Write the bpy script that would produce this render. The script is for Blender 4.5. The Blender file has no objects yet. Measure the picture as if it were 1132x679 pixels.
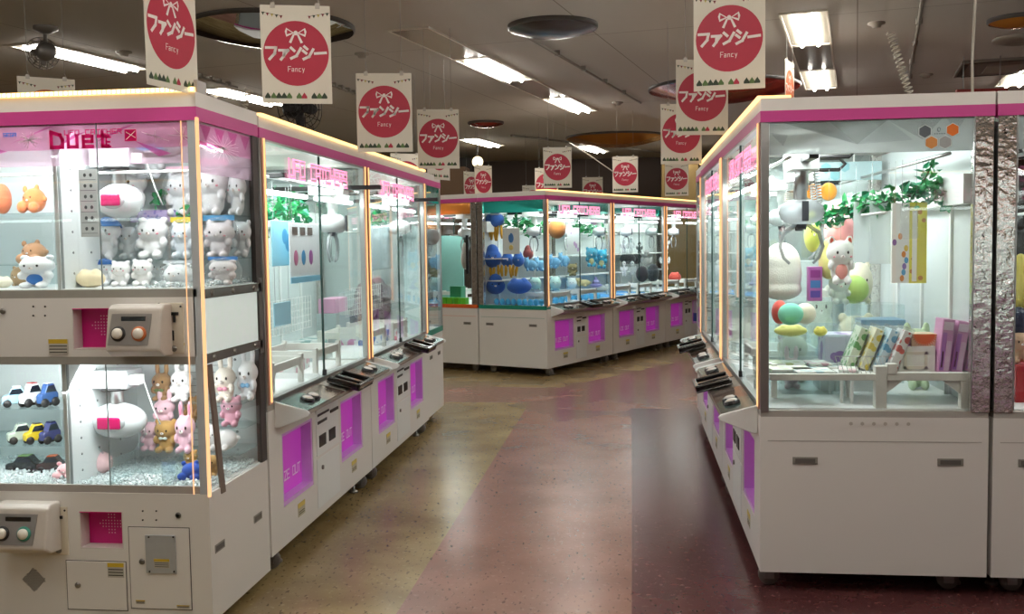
import bpy, bmesh, math, random
from mathutils import Vector, Matrix, noise
random.seed(7)
PI = math.pi
SC = bpy.context.scene
COL = SC.collection

# ------------------------------------------------------------------ camera
FPX = 1100.0
R_ = Vector((0.992821, 0.118701, -0.014705)).normalized()
F_ = Vector((-0.119404, 0.990789, -0.063876)).normalized()
U_ = R_.cross(F_).normalized()
R_ = F_.cross(U_).normalized()
CAMP = Vector((0, 0, 1.4677))
cd = bpy.data.cameras.new('camera'); cam = bpy.data.objects.new('camera', cd); COL.objects.link(cam)
cd.sensor_width = 36.0; cd.lens = FPX / 1132 * 36; cd.clip_end = 100
cam.matrix_world = Matrix(((R_.x, U_.x, -F_.x, CAMP.x), (R_.y, U_.y, -F_.y, CAMP.y), (R_.z, U_.z, -F_.z, CAMP.z), (0, 0, 0, 1)))
SC.camera = cam
# ------------------------------------------------------------------ light / exposure
SC.view_settings.view_transform = 'Standard'; SC.view_settings.look = 'None'
SC.view_settings.gamma = 1.0; SC.view_settings.use_curve_mapping = False
SC.view_settings.exposure = 0.6
CASE_W = 22.0       # watts of each claw machine's lamp
DUET_W = 7.4
TUBE_E = 34.0
LED_E = 1.25
w = bpy.data.worlds.new('world'); SC.world = w; w.use_nodes = True
w.node_tree.nodes['Background'].inputs[0].default_value = (.8, .8, .85, 1)
w.node_tree.nodes['Background'].inputs[1].default_value = 0.1
SC.cycles.transparent_max_bounces = 48
SC.cycles.max_bounces = 12; SC.cycles.diffuse_bounces = 4; SC.cycles.glossy_bounces = 4
SC.cycles.sample_clamp_indirect = 4.0
SC.cycles.caustics_reflective = False; SC.cycles.caustics_refractive = False

# ------------------------------------------------------------------ picture ray -> plane of the place
def ray(u, v): return (F_ + R_ * ((u - 566) / FPX) + U_ * ((339.5 - v) / FPX))
def onY(u, v, Y): r = ray(u, v); return CAMP + r * (Y / r.y)
def onX(u, v, X): r = ray(u, v); return CAMP + r * (X / r.x)
def onZ(u, v, Z): r = ray(u, v); return CAMP + r * ((Z - CAMP.z) / r.z)
def onP(u, v, p, n):
    r = ray(u, v); n = Vector(n); return CAMP + r * ((Vector(p) - CAMP).dot(n) / r.dot(n))
def atD(u, v, d): return CAMP + ray(u, v) * d

# ------------------------------------------------------------------ materials
def lin(c):
    return tuple((x / 12.92 if x <= .04045 else ((x + .055) / 1.055) ** 2.4) for x in c)
def hx(s): return lin(tuple(int(s[i:i + 2], 16) / 255 for i in (0, 2, 4)))
MATS = {}
def mat(name, col, rough=.5, metal=0., var=.06, scale=30., bump=0., spec=.5, alpha=1., coat=0., sheen=0., trans=0.):
    if name in MATS: return MATS[name]
    c = hx(col) if isinstance(col, str) else col
    m = bpy.data.materials.new(name); m.use_nodes = True; nt = m.node_tree; b = nt.nodes['Principled BSDF']
    tc = nt.nodes.new('ShaderNodeTexCoord'); n = nt.nodes.new('ShaderNodeTexNoise'); n.inputs['Scale'].default_value = scale
    n.inputs['Detail'].default_value = 3
    nt.links.new(tc.outputs['Object'], n.inputs['Vector'])
    mx = nt.nodes.new('ShaderNodeMix'); mx.data_type = 'RGBA'
    mx.inputs['A'].default_value = tuple(x * (1 - var) for x in c) + (1,)
    mx.inputs['B'].default_value = tuple(min(1, x * (1 + var)) for x in c) + (1,)
    nt.links.new(n.outputs['Fac'], mx.inputs['Factor']); nt.links.new(mx.outputs['Result'], b.inputs['Base Color'])
    b.inputs['Roughness'].default_value = rough; b.inputs['Metallic'].default_value = metal
    b.inputs['Specular IOR Level'].default_value = spec
    b.inputs['Coat Weight'].default_value = coat; b.inputs['Sheen Weight'].default_value = sheen
    b.inputs['Transmission Weight'].default_value = trans
    if alpha < 1: b.inputs['Alpha'].default_value = alpha
    if bump:
        bp = nt.nodes.new('ShaderNodeBump'); bp.inputs['Strength'].default_value = bump; bp.inputs['Distance'].default_value = .01
        nt.links.new(n.outputs['Fac'], bp.inputs['Height']); nt.links.new(bp.outputs['Normal'], b.inputs['Normal'])
    MATS[name] = m; return m
def emis(name, col, strength):
    if name in MATS: return MATS[name]
    m = bpy.data.materials.new(name); m.use_nodes = True; nt = m.node_tree; nt.nodes.clear()
    e = nt.nodes.new('ShaderNodeEmission'); o = nt.nodes.new('ShaderNodeOutputMaterial')
    e.inputs[0].default_value = tuple(col) + (1,); e.inputs[1].default_value = strength
    nt.links.new(e.outputs[0], o.inputs[0]); MATS[name] = m; return m
def glassy(name, tint=(.97, .985, .98), refl=1.0, rough=.0, haze=0., hazecol=(.8, .85, .85), bump=0.):
    """thin pane: clear film with Fresnel reflection and an optional milky part"""
    if name in MATS: return MATS[name]
    m = bpy.data.materials.new(name); m.use_nodes = True; nt = m.node_tree; nt.nodes.clear(); N = nt.nodes.new
    o = N('ShaderNodeOutputMaterial'); t = N('ShaderNodeBsdfTransparent'); t.inputs[0].default_value = tuple(tint) + (1,)
    g = N('ShaderNodeBsdfGlossy'); g.inputs['Roughness'].default_value = rough; g.inputs['Color'].default_value = (refl, refl, refl, 1)
    mx = N('ShaderNodeMixShader')                     # Schlick reflectance, the same from both faces of the pane
    ge = N('ShaderNodeNewGeometry'); dt = N('ShaderNodeVectorMath'); dt.operation = 'DOT_PRODUCT'
    nt.links.new(ge.outputs['Normal'], dt.inputs[0]); nt.links.new(ge.outputs['Incoming'], dt.inputs[1])
    ab = N('ShaderNodeMath'); ab.operation = 'ABSOLUTE'; nt.links.new(dt.outputs['Value'], ab.inputs[0])
    su = N('ShaderNodeMath'); su.operation = 'SUBTRACT'; su.inputs[0].default_value = 1; nt.links.new(ab.outputs[0], su.inputs[1])
    pw = N('ShaderNodeMath'); pw.operation = 'POWER'; pw.inputs[1].default_value = 5; nt.links.new(su.outputs[0], pw.inputs[0])
    ma = N('ShaderNodeMath'); ma.operation = 'MULTIPLY_ADD'; ma.inputs[1].default_value = .6; ma.inputs[2].default_value = .03; nt.links.new(pw.outputs[0], ma.inputs[0])
    nt.links.new(ma.outputs[0], mx.inputs[0]); nt.links.new(t.outputs[0], mx.inputs[1]); nt.links.new(g.outputs[0], mx.inputs[2])
    last = mx
    if haze:
        d = N('ShaderNodeBsdfDiffuse'); d.inputs[0].default_value = tuple(hazecol) + (1,)
        tl = N('ShaderNodeBsdfTranslucent'); tl.inputs[0].default_value = tuple(hazecol) + (1,)
        dm = N('ShaderNodeMixShader'); dm.inputs[0].default_value = .5; nt.links.new(d.outputs[0], dm.inputs[1]); nt.links.new(tl.outputs[0], dm.inputs[2])
        m2 = N('ShaderNodeMixShader'); m2.inputs[0].default_value = haze
        nt.links.new(mx.outputs[0], m2.inputs[1]); nt.links.new(dm.outputs[0], m2.inputs[2]); last = m2
    if bump:
        n = N('ShaderNodeTexNoise'); n.inputs['Scale'].default_value = 28; b = N('ShaderNodeBump'); b.inputs['Strength'].default_value = bump
        b.inputs['Distance'].default_value = .02
        tc = N('ShaderNodeTexCoord'); nt.links.new(tc.outputs['Object'], n.inputs['Vector'])
        nt.links.new(n.outputs['Fac'], b.inputs['Height']); nt.links.new(b.outputs[0], g.inputs['Normal'])
    nt.links.new(last.outputs[0], o.inputs[0]); MATS[name] = m; return m
def spots(name, base, dots, scale=12., thr=.45, rough=.5, kind='voronoi'):
    """printed pattern of two colours"""
    if name in MATS: return MATS[name]
    m = mat(name, base, rough); nt = m.node_tree; b = nt.nodes['Principled BSDF']
    tc = nt.nodes.new('ShaderNodeTexCoord')
    v = nt.nodes.new('ShaderNodeTexVoronoi' if kind == 'voronoi' else 'ShaderNodeTexNoise'); v.inputs['Scale'].default_value = scale
    nt.links.new(tc.outputs['Object'], v.inputs['Vector'])
    r = nt.nodes.new('ShaderNodeValToRGB'); r.color_ramp.interpolation = 'CONSTANT'
    c1 = hx(dots) if isinstance(dots, str) else dots; c0 = hx(base) if isinstance(base, str) else base
    r.color_ramp.elements[0].color = tuple(c1) + (1,); r.color_ramp.elements[1].position = thr; r.color_ramp.elements[1].color = tuple(c0) + (1,)
    nt.links.new(v.outputs[0], r.inputs[0]); nt.links.new(r.outputs[0], b.inputs['Base Color']); return m

WHITE = mat('white_cabinet_enamel', 'e0ddd8', .38, var=.02, scale=3)
WHITE2 = mat('white_panel', 'e4e6e4', .45, var=.02)
GREYT = mat('grey_trim', '8d8c8a', .4, .3)
SILVER = mat('brushed_silver', 'b9b9b8', .28, .9, var=.05, scale=60)
STEEL = mat('dull_steel', '8a8782', .35, .85)
DARK = mat('dark_rubber', '1d1b1c', .45)
BLACKG = mat('glossy_black_plastic', '131112', .18, coat=.3)
PINKBAND = mat('magenta_header_band', 'c8428f', .4, var=.03)
HEADW = mat('header_white', 'e4e0da', .45, var=.02)
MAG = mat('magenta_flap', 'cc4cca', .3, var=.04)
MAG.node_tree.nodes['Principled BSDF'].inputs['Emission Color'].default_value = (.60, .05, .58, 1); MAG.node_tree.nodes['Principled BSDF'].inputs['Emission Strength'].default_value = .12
LILAC = mat('lilac_chute_frame', 'd9a4e6', .35)
LEDM = emis('warm_led_strip', (1, .48, .19), LED_E)
LEDH = emis('warm_led_strip_bright', (1, .58, .20), LED_E * 1.5)
LEDV = emis('peach_led_strip', (1, .50, .24), .95)
LEDHOUSE = mat('pinkish_led_housing', 'd9a58f', .3)
GLASS = glassy('clear_glass')
GLASS2 = glassy('edge_glass', (.80, .9, .88))
FILM = glassy('plastic_film', (.95, .96, .96), 1, .12, .10, (.9, .92, .95), .8)
ACRYL = glassy('acrylic', (.9, .95, .95), 1, .02, .05)
MILKY = mat('milky_panel', 'dfe6e2', .3); MILKY.node_tree.nodes['Principled BSDF'].inputs['Emission Color'].default_value = (.8, .95, .9, 1); MILKY.node_tree.nodes['Principled BSDF'].inputs['Emission Strength'].default_value = .22   # weak glow in the material stands in for interior light behind it
TEALP = mat('teal_strip', '1c8a74', .4)
ORNP = mat('orange_strip', 'd9622a', .4)
CYANPL = mat('console_teal_metal', '7f958f', .16, .85)
LEDGLINT = mat('console_led_glint', '94786a', .16, .85)  # warm tint stands in for the orange reflection of the LED strips
GREYPL = mat('light_grey_plastic', 'b9b6b2', .35)
CREAM = mat('coin_panel_cream', 'd8cfbd', .4)
YELST = mat('yellow_sticker', 'd8c260', .5)
PINKT = emis('pink_sign_lettering', (1, .26, .46), 1.5)
LEAF = mat('ivy_leaf', '2f9455', .45, var=.35, scale=9)
STEMM = mat('ivy_stem', '3a4a2a', .6)
WFLOOR = mat('white_deck', 'f2f4f4', .3, var=.01)
BACKP = mat('pale_back_panel', 'c3cbcb', .5, var=.05, scale=2)
HDRGREY = glassy('grey_header_film', (.6, .62, .62), .8, .05, .55, (.72, .74, .74))
HDRTRI = glassy('grey_header_triangle', (.6, .62, .62), .8, .05, .5, (.5, .52, .52))
HDRTRI2 = glassy('grey_header_triangle_light', (.7, .72, .72), .8, .05, .3, (.6, .62, .62))
HDRTEAL = glassy('teal_header_film', (.2, .55, .5), .8, .05, .5, (.05, .38, .33))
HDRPINK = glassy('pink_header_film', (.97, .70, .85), .7, .05, .50, (.90, .52, .72))
RED = mat('banner_red', 'b0263f', .5)
PAPER = mat('banner_paper', 'd9d2c2', .5, var=.02)
TUBE = emis('tube_light', (1, .95, .87), TUBE_E)
ITUBE = emis('case_lamp', (.9, 1, .98), 5.0)
TRANSB = glassy('clear_line', (.8, .8, .8), .5, .1, .25)

def mirror_mat():
    m = mat('crinkled_mirror_film', 'c9c3ba', .08, .85, var=.05); nt = m.node_tree; b = nt.nodes['Principled BSDF']
    tc = nt.nodes.new('ShaderNodeTexCoord'); n = nt.nodes.new('ShaderNodeTexNoise'); n.inputs['Scale'].default_value = 26; n.inputs['Detail'].default_value = 4
    nt.links.new(tc.outputs['Object'], n.inputs['Vector'])
    bp = nt.nodes.new('ShaderNodeBump'); bp.inputs['Strength'].default_value = .35; bp.inputs['Distance'].default_value = .01
    nt.links.new(n.outputs['Fac'], bp.inputs['Height']); nt.links.new(bp.outputs[0], b.inputs['Normal'])
    v = nt.nodes.new('ShaderNodeTexNoise'); v.inputs['Scale'].default_value = 22; v.inputs['Distortion'].default_value = 2.5
    nt.links.new(tc.outputs['Object'], v.inputs['Vector'])
    r = nt.nodes.new('ShaderNodeValToRGB'); r.color_ramp.interpolation = 'CONSTANT'
    e = r.color_ramp.elements; e[0].color = (.8, .77, .72, 1); e[1].position = .53; e[1].color = (.03, .03, .03, 1)
    k = e.new(.548); k.color = (.8, .77, .72, 1)
    nt.links.new(v.outputs['Fac'], r.inputs[0]); nt.links.new(r.outputs[0], b.inputs['Base Color']); return m
MIRR = mirror_mat()

# ------------------------------------------------------------------ mesh builder
class MB:
    def __init__(s): s.v = []; s.f = []; s.m = []; s.s = []
    def add(s, vs, fs, m=0, smooth=False):
        k = len(s.v); s.v += [tuple(p) for p in vs]
        for f in fs: s.f.append([i + k for i in f]); s.m.append(m); s.s.append(smooth)
        return s
    def box(s, x0, x1, y0, y1, z0, z1, m=0, M=None):
        vs = [Vector((x, y, z)) for z in (z0, z1) for y in (y0, y1) for x in (x0, x1)]
        if M: vs = [M @ p for p in vs]
        return s.add(vs, [(0, 2, 3, 1), (4, 5, 7, 6), (0, 1, 5, 4), (2, 6, 7, 3), (0, 4, 6, 2), (1, 3, 7, 5)], m)
    def tube(s, pts, r, n=8, m=0, closed=False, caps=True):
        pts = [Vector(p) for p in pts]; rs = r if isinstance(r, (list, tuple)) else [r] * len(pts)
        vs = []; prev = None; L = len(pts)
        for i, p in enumerate(pts):
            a = pts[(i - 1) % L] if closed or i else p; b = pts[(i + 1) % L] if closed or i < L - 1 else p
            d = (b - a).normalized()
            if prev is None: x = d.orthogonal().normalized()
            else:
                x = prev - d * prev.dot(d)
                x = x.normalized() if x.length > 1e-6 else d.orthogonal().normalized()
            prev = x; y = d.cross(x)
            vs += [p + (x * math.cos(2 * PI * j / n) + y * math.sin(2 * PI * j / n)) * rs[i] for j in range(n)]
        fs = []
        for i in range(L if closed else L - 1):
            k = (i + 1) % L
            fs += [(i * n + j, i * n + (j + 1) % n, k * n + (j + 1) % n, k * n + j) for j in range(n)]
        s.add(vs, fs, m, True)
        if caps and not closed:
            s.add(vs[:n], [tuple(range(n - 1, -1, -1))], m); s.add(vs[-n:], [tuple(range(n))], m)
        return s
    def lathe(s, prof, c=(0, 0, 0), n=24, m=0, ax=None, sc=(1, 1)):
        c = Vector(c); Q = Vector((0, 0, 1)).rotation_difference(Vector(ax)).to_matrix() if ax else Matrix.Identity(3)
        vs = [c + Q @ Vector((r * math.cos(2 * PI * j / n) * sc[0], r * math.sin(2 * PI * j / n) * sc[1], z)) for r, z in prof for j in range(n)]
        fs = [(i * n + j, i * n + (j + 1) % n, (i + 1) * n + (j + 1) % n, (i + 1) * n + j) for i in range(len(prof) - 1) for j in range(n)]
        return s.add(vs, fs, m, True)
    def ell(s, c, r, n=16, k=10, m=0, M=None):
        if not isinstance(r, (tuple, list)): r = (r, r, r)
        c = Vector(c); vs = []
        for i in range(k + 1):
            t = PI * i / k
            for j in range(n):
                p = Vector((r[0] * math.sin(t) * math.cos(2 * PI * j / n), r[1] * math.sin(t) * math.sin(2 * PI * j / n), -r[2] * math.cos(t)))
                vs.append(c + (M @ p if M else p))
        fs = [(i * n + j, i * n + (j + 1) % n, (i + 1) * n + (j + 1) % n, (i + 1) * n + j) for i in range(k) for j in range(n)]
        return s.add(vs, fs, m, True)
    def prism(s, poly, a0, a1, axis='x', m=0):
        f = {'x': lambda p, a: (a, p[0], p[1]), 'y': lambda p, a: (p[0], a, p[1]), 'z': lambda p, a: (p[0], p[1], a)}[axis]
        n = len(poly); vs = [f(p, a0) for p in poly] + [f(p, a1) for p in poly]
        return s.add(vs, [tuple(range(n)), tuple(range(2 * n - 1, n - 1, -1))] + [(i, i + n, (i + 1) % n + n, (i + 1) % n) for i in range(n)], m)
    def poly(s, pts, m=0): return s.add(pts, [tuple(range(len(pts)))], m)
    def disc(s, c, rx, rz, ux, uz, m=0, n=32):
        c, ux, uz = Vector(c), Vector(ux), Vector(uz)
        return s.poly([c + ux * (rx * math.cos(2 * PI * j / n)) + uz * (rz * math.sin(2 * PI * j / n)) for j in range(n)], m)
    def strokes(s, lines, o, ux, uz, w, h, t, m=0):
        """flat lettering: polylines in a 1 x 1 box mapped to w x h at origin o"""
        o, ux, uz = Vector(o), Vector(ux), Vector(uz)
        for ln in lines:
            P = [Vector((a * w, b * h)) for a, b in ln]
            for a, b in zip(P[:-1], P[1:]):
                d = (b - a); 
                if d.length < 1e-6: continue
                d.normalize(); nn = Vector((-d.y, d.x)) * t / 2; a2 = a - d * t / 2; b2 = b + d * t / 2
                s.poly([o + ux * q.x + uz * q.y for q in (a2 - nn, b2 - nn, b2 + nn, a2 + nn)], m)
        return s
    def mesh(s, name, mats):
        me = bpy.data.meshes.new(name); me.from_pydata(s.v, [], s.f)
        for q in (mats if isinstance(mats, (list, tuple)) else [mats]): me.materials.append(q)
        me.polygons.foreach_set('material_index', s.m); me.polygons.foreach_set('use_smooth', s.s)
        bm = bmesh.new(); bm.from_mesh(me); bmesh.ops.remove_doubles(bm, verts=bm.verts, dist=1e-6)
        bm.to_mesh(me); bm.free(); me.update(); return me
    def build(s, name, mats, parent=None, bev=0, loc=None, recalc=True):
        me = s.mesh(name, mats)
        if recalc:
            bm = bmesh.new(); bm.from_mesh(me); bmesh.ops.recalc_face_normals(bm, faces=bm.faces); bm.to_mesh(me); bm.free()
        return link(name, me, parent, bev, loc)
def link(name, me, parent=None, bev=0, loc=None):
    o = bpy.data.objects.new(name, me); COL.objects.link(o)
    if parent: o.parent = parent
    if loc is not None: o.location = loc
    if bev:
        md = o.modifiers.new('bevel', 'BEVEL'); md.width = bev; md.segments = 2; md.limit_method = 'ANGLE'; md.angle_limit = .6
    return o
def tag(o, label, cat, group=None, kind=None):
    o['label'] = label; o['category'] = cat
    if group: o['group'] = group
    if kind: o['kind'] = kind
    return o
def thing(name, label, cat, loc=(0, 0, 0), rz=0, group=None):
    o = bpy.data.objects.new(name, None); COL.objects.link(o); o.location = loc; o.rotation_euler = (0, 0, rz); o.empty_display_size = .1
    return tag(o, label, cat, group)
KIDS = {}
def copy_tree(o, parent=None):
    c = o.copy(); COL.objects.link(c)
    if parent is not None: c.parent = parent
    for ch in [x for x in COL.objects if x.parent == o]: copy_tree(ch, c)
    return c
def struct(o): o['kind'] = 'structure'; return o

# ------------------------------------------------------------------ lettering
L = {
 'U': [[(0, 1), (0, 0), (1, 0), (1, 1)]], 'F': [[(0, 0), (0, 1), (1, 1)], [(0, .5), (.8, .5)]],
 'O': [[(0, 0), (0, 1), (1, 1), (1, 0), (0, 0)]], 'C': [[(1, 1), (0, 1), (0, 0), (1, 0)]],
 'A': [[(0, 0), (0, 1), (1, 1), (1, 0)], [(0, .45), (1, .45)]], 'T': [[(0, 1), (1, 1)], [(.5, 1), (.5, 0)]],
 'H': [[(0, 0), (0, 1)], [(1, 0), (1, 1)], [(0, .5), (1, .5)]], 'E': [[(1, 1), (0, 1), (0, 0), (1, 0)], [(0, .5), (.8, .5)]],
 'R': [[(0, 0), (0, 1), (1, 1), (1, .5), (0, .5)], [(.4, .5), (1, 0)]], '9': [[(1, .5), (0, .5), (0, 1), (1, 1), (1, 0), (.2, 0)]],
 'P': [[(0, 0), (0, 1), (1, 1), (1, .5), (0, .5)]], 'I': [[(.5, 0), (.5, 1)]], 'Z': [[(0, 1), (1, 1), (0, 0), (1, 0)]],
 'D': [[(0, 0), (0, 1), (.7, 1), (1, .6), (1, 0), (0, 0)]], 'S': [[(1, 1), (0, 1), (0, .5), (1, .5), (1, 0), (0, 0)]],
 'G': [[(1, 1), (0, 1), (0, 0), (1, 0), (1, .5), (.5, .5)]], ' ': [],
 'a': [[(.1, .6), (.8, .6), (.8, 0), (.1, 0), (.1, .32), (.8, .32)]], 'n': [[(.1, 0), (.1, .6), (.8, .6), (.8, 0)]],
 'c': [[(.8, .6), (.1, .6), (.1, 0), (.8, 0)]], 'y': [[(.1, .6), (.45, .05)], [(.85, .6), (.3, -.3)]],
 'u': [[(.05, .72), (.05, 0), (.85, 0), (.85, .72)]], 'e': [[(.85, 0), (.05, 0), (.05, .72), (.85, .72), (.85, .36), (.05, .36)]],
 't': [[(.4, 1), (.4, 0), (.9, 0)], [(0, .72), (.9, .72)]],
}
KANA = [
 [[(.08, .84), (.9, .84), (.78, .42), (.35, .04)]],
 [[(.15, .66), (.88, .66), (.62, .40)], [(.52, .50), (.50, .25), (.28, .02)]],
 [[(.10, .84), (.36, .64)], [(.10, .10), (.55, .28), (.92, .80)]],
 [[(.20, .94), (.42, .78)], [(.08, .64), (.32, .48)], [(.12, .06), (.58, .24), (.94, .74)]],
 [[(.06, .46), (.96, .52)]]]
def text(mb, s, o, ux, uz, ch, cw, t, m=0, gap=.3, glyphs=None):
    o, ux, uz = Vector(o), Vector(ux), Vector(uz)
    for i, c in enumerate(s):
        mb.strokes(L[c] if isinstance(c, str) else c, o + ux * (i * cw * (1 + gap)), ux, uz, cw, ch, t, m)
def textw(s, cw, gap=.3): return len(s) * cw * (1 + gap) - cw * gap

# ------------------------------------------------------------------ the room
CZ = 3.0; GA = .213
def floor_mat(name, c1, c2, c3):
    m = mat(name, c1, .25, spec=.5); nt = m.node_tree; b = nt.nodes['Principled BSDF']
    tc = nt.nodes.new('ShaderNodeTexCoord')
    n1 = nt.nodes.new('ShaderNodeTexNoise'); n1.inputs['Scale'].default_value = 2.2; n1.inputs['Detail'].default_value = 5
    n2 = nt.nodes.new('ShaderNodeTexNoise'); n2.inputs['Scale'].default_value = 38; n2.inputs['Detail'].default_value = 2
    n3 = nt.nodes.new('ShaderNodeTexNoise'); n3.inputs['Scale'].default_value = 55; n3.inputs['Detail'].default_value = 1
    for n in (n1, n2, n3): nt.links.new(tc.outputs['Object'], n.inputs['Vector'])
    mp = nt.nodes.new('ShaderNodeMapping'); mp.inputs['Scale'].default_value = (1, .45, 1); mp.inputs['Rotation'].default_value = (0, 0, .6)
    nt.links.new(tc.outputs['Object'], mp.inputs['Vector']); nt.links.new(mp.outputs[0], n3.inputs['Vector'])
    a = nt.nodes.new('ShaderNodeMix'); a.data_type = 'RGBA'; a.inputs['A'].default_value = hx(c1) + (1,); a.inputs['B'].default_value = hx(c2) + (1,)
    rr = nt.nodes.new('ShaderNodeValToRGB'); rr.color_ramp.elements[0].position = .35; rr.color_ramp.elements[1].position = .65
    nt.links.new(n1.outputs['Fac'], rr.inputs[0]); nt.links.new(rr.outputs[0], a.inputs['Factor'])
    r = nt.nodes.new('ShaderNodeValToRGB'); r.color_ramp.elements[0].position = .62; r.color_ramp.elements[1].position = .68
    nt.links.new(n2.outputs['Fac'], r.inputs[0])
    bq = nt.nodes.new('ShaderNodeMix'); bq.data_type = 'RGBA'; bq.inputs['B'].default_value = hx(c3) + (1,)
    ml = nt.nodes.new('ShaderNodeMath'); ml.operation = 'MULTIPLY'; ml.inputs[1].default_value = .28
    nt.links.new(r.outputs[0], ml.inputs[0]); nt.links.new(ml.outputs[0], bq.inputs['Factor'])
    nt.links.new(a.outputs['Result'], bq.inputs['A'])
    r2 = nt.nodes.new('ShaderNodeValToRGB'); r2.color_ramp.elements[0].position = .64; r2.color_ramp.elements[1].position = .70
    nt.links.new(n3.outputs['Fac'], r2.inputs[0])
    cq = nt.nodes.new('ShaderNodeMix'); cq.data_type = 'RGBA'; cq.inputs['B'].default_value = tuple(x * .3 for x in hx(c2)) + (1,)
    m3 = nt.nodes.new('ShaderNodeMath'); m3.operation = 'MULTIPLY'; m3.inputs[1].default_value = .7
    nt.links.new(r2.outputs[0], m3.inputs[0]); nt.links.new(m3.outputs[0], cq.inputs['Factor'])
    nt.links.new(bq.outputs['Result'], cq.inputs['A']); nt.links.new(cq.outputs['Result'], b.inputs['Base Color'])
    bp = nt.nodes.new('ShaderNodeBump'); bp.inputs['Strength'].default_value = .10; bp.inputs['Distance'].default_value = .01
    n4 = nt.nodes.new('ShaderNodeTexNoise'); n4.inputs['Scale'].default_value = 9; nt.links.new(tc.outputs['Object'], n4.inputs['Vector'])
    nt.links.new(n4.outputs['Fac'], bp.inputs['Height']); nt.links.new(bp.outputs[0], b.inputs['Normal'])
    return m
FTAN = floor_mat('tan_vinyl', '9c865e', '7c6642', 'b9a880')
FPINK = floor_mat('rose_vinyl', '93695a', '7f584b', 'ab8a7a')
FPLUM = floor_mat('plum_vinyl', '683f3e', '563234', '86625c')
X0, X1, Y0, Y1 = -12, 8, -4, 18.5
mb = MB()
for k, pl in enumerate(([(X0, Y0), (-.94, Y0), (-.94, 9.03), (X0, 9.8)],
           [(-.94, Y0), (-.008, Y0), (-.008, 8.75), (X1, 8.75), (X1, Y1), (4.45, Y1), (-.745, 9.98), (X0, 10.9), (X0, 9.8), (-.94, 9.03)],
           [(-.008, Y0), (X1, Y0), (X1, 8.75), (-.008, 8.75)], [(X0, 10.9), (-.745, 9.98), (4.45, Y1), (X0, Y1)])):
    mb.poly([(x, y, 0) for x, y in pl], (0, 1, 2, 0)[k])
mb.poly([(X0, Y1, -.1), (X1, Y1, -.1), (X1, Y0, -.1), (X0, Y0, -.1)], 1)
for a, b in (((X0, Y0), (X1, Y0)), ((X1, Y0), (X1, Y1)), ((X1, Y1), (X0, Y1)), ((X0, Y1), (X0, Y0))):
    mb.poly([(*a, -.1), (*b, -.1), (*b, 0), (*a, 0)], 1)
fl = mb.build('floor', [FTAN, FPINK, FPLUM], recalc=False); struct(fl)

def ceil_mat():
    m = mat('ceiling_board', 'aaa193', .8); nt = m.node_tree; b = nt.nodes['Principled BSDF']
    tc = nt.nodes.new('ShaderNodeTexCoord'); mp = nt.nodes.new('ShaderNodeMapping'); mp.inputs['Rotation'].default_value = (0, 0, GA)
    br = nt.nodes.new('ShaderNodeTexBrick'); br.offset = 0
    br.inputs['Scale'].default_value = 1; br.inputs['Brick Width'].default_value = 1.82; br.inputs['Row Height'].default_value = 3.64
    br.inputs['Mortar Size'].default_value = .005; br.inputs['Mortar Smooth'].default_value = .3
    br.inputs['Color1'].default_value = hx('b8b2a9') + (1,); br.inputs['Color2'].default_value = hx('b4aea5') + (1,); br.inputs['Mortar'].default_value = hx('7f776c') + (1,)
    nt.links.new(tc.outputs['Object'], mp.inputs[0]); nt.links.new(mp.outputs[0], br.inputs['Vector']); nt.links.new(br.outputs[0], b.inputs['Base Color'])
    return m
struct(MB().box(X0, X1, Y0, Y1, CZ, CZ + .12).build('ceiling', ceil_mat()))
WB = mat('dark_brown_wall', '3a281b', .6, var=.15, scale=1.5)
WL = mat('beige_wall', '8d7f6a', .7)
struct(MB().box(X0, X1, Y1, Y1 + .15, 0, CZ).build('wall_back', WB))
struct(MB().box(X0 - .15, X0, Y0, Y1, 0, CZ).build('wall_left', WL))
struct(MB().box(X1, X1 + .15, Y0, Y1, 0, CZ).build('wall_right', WL))
struct(MB().box(X0, X1, Y0 - .15, Y0, 0, CZ).build('wall_front', WL))

# ------------------------------------------------------------------ UFO style claw machine (two players)
GH = dict(b=.09, deck=.77, band0=1.94, band1=1.985, top=2.035)
CACHE = {}
def part(key, name, parent, fn, mats, bev=0, loc=None):
    """make the mesh once, then link it again for every later machine"""
    k = (key, name)
    if k not in CACHE:
        mb = MB(); fn(mb); me = mb.mesh(name, mats)
        bm = bmesh.new(); bm.from_mesh(me); bmesh.ops.recalc_face_normals(bm, faces=bm.faces); bm.to_mesh(me); bm.free()
        CACHE[k] = me
    return link(name, CACHE[k], parent, bev, loc)
def caster(parent, x, y, k='c'):
    c = part('cast', 'caster', parent, lambda m: (m.lathe([(0, -.017), (.041, -.017), (.044, -.010), (.044, .010), (.041, .017), (0, .017)], (0, 0, .044), 20, 0, (1, 0, 0)),
         m.box(-.023, -.019, -.02, .02, .03, .09, 1), m.box(.019, .023, -.02, .02, .03, .09, 1), m.box(-.03, .03, -.03, .03, .084, .092, 1)), [mat('caster_wheel', '6b6560', .5), STEEL])
    c.location = (x, y, 0); return c
def foot(parent, x, y):
    c = part('foot', 'levelling_foot', parent, lambda m: (m.lathe([(0, 0), (.026, 0), (.026, .008), (.012, .018), (.008, .02), (.008, .092), (0, .092)], (0, 0, 0), 16)), [STEEL])
    c.location = (x, y, 0); return c
def coil(p0, p1, r, turns, n=8):
    p0, p1 = Vector(p0), Vector(p1); d = (p1 - p0); a = d.orthogonal().normalized(); b = d.normalized().cross(a); N = int(turns * n)
    return [p0 + d * (i / N) + (a * math.cos(2 * PI * i / n) + b * math.sin(2 * PI * i / n)) * r for i in range(N + 1)]

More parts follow.
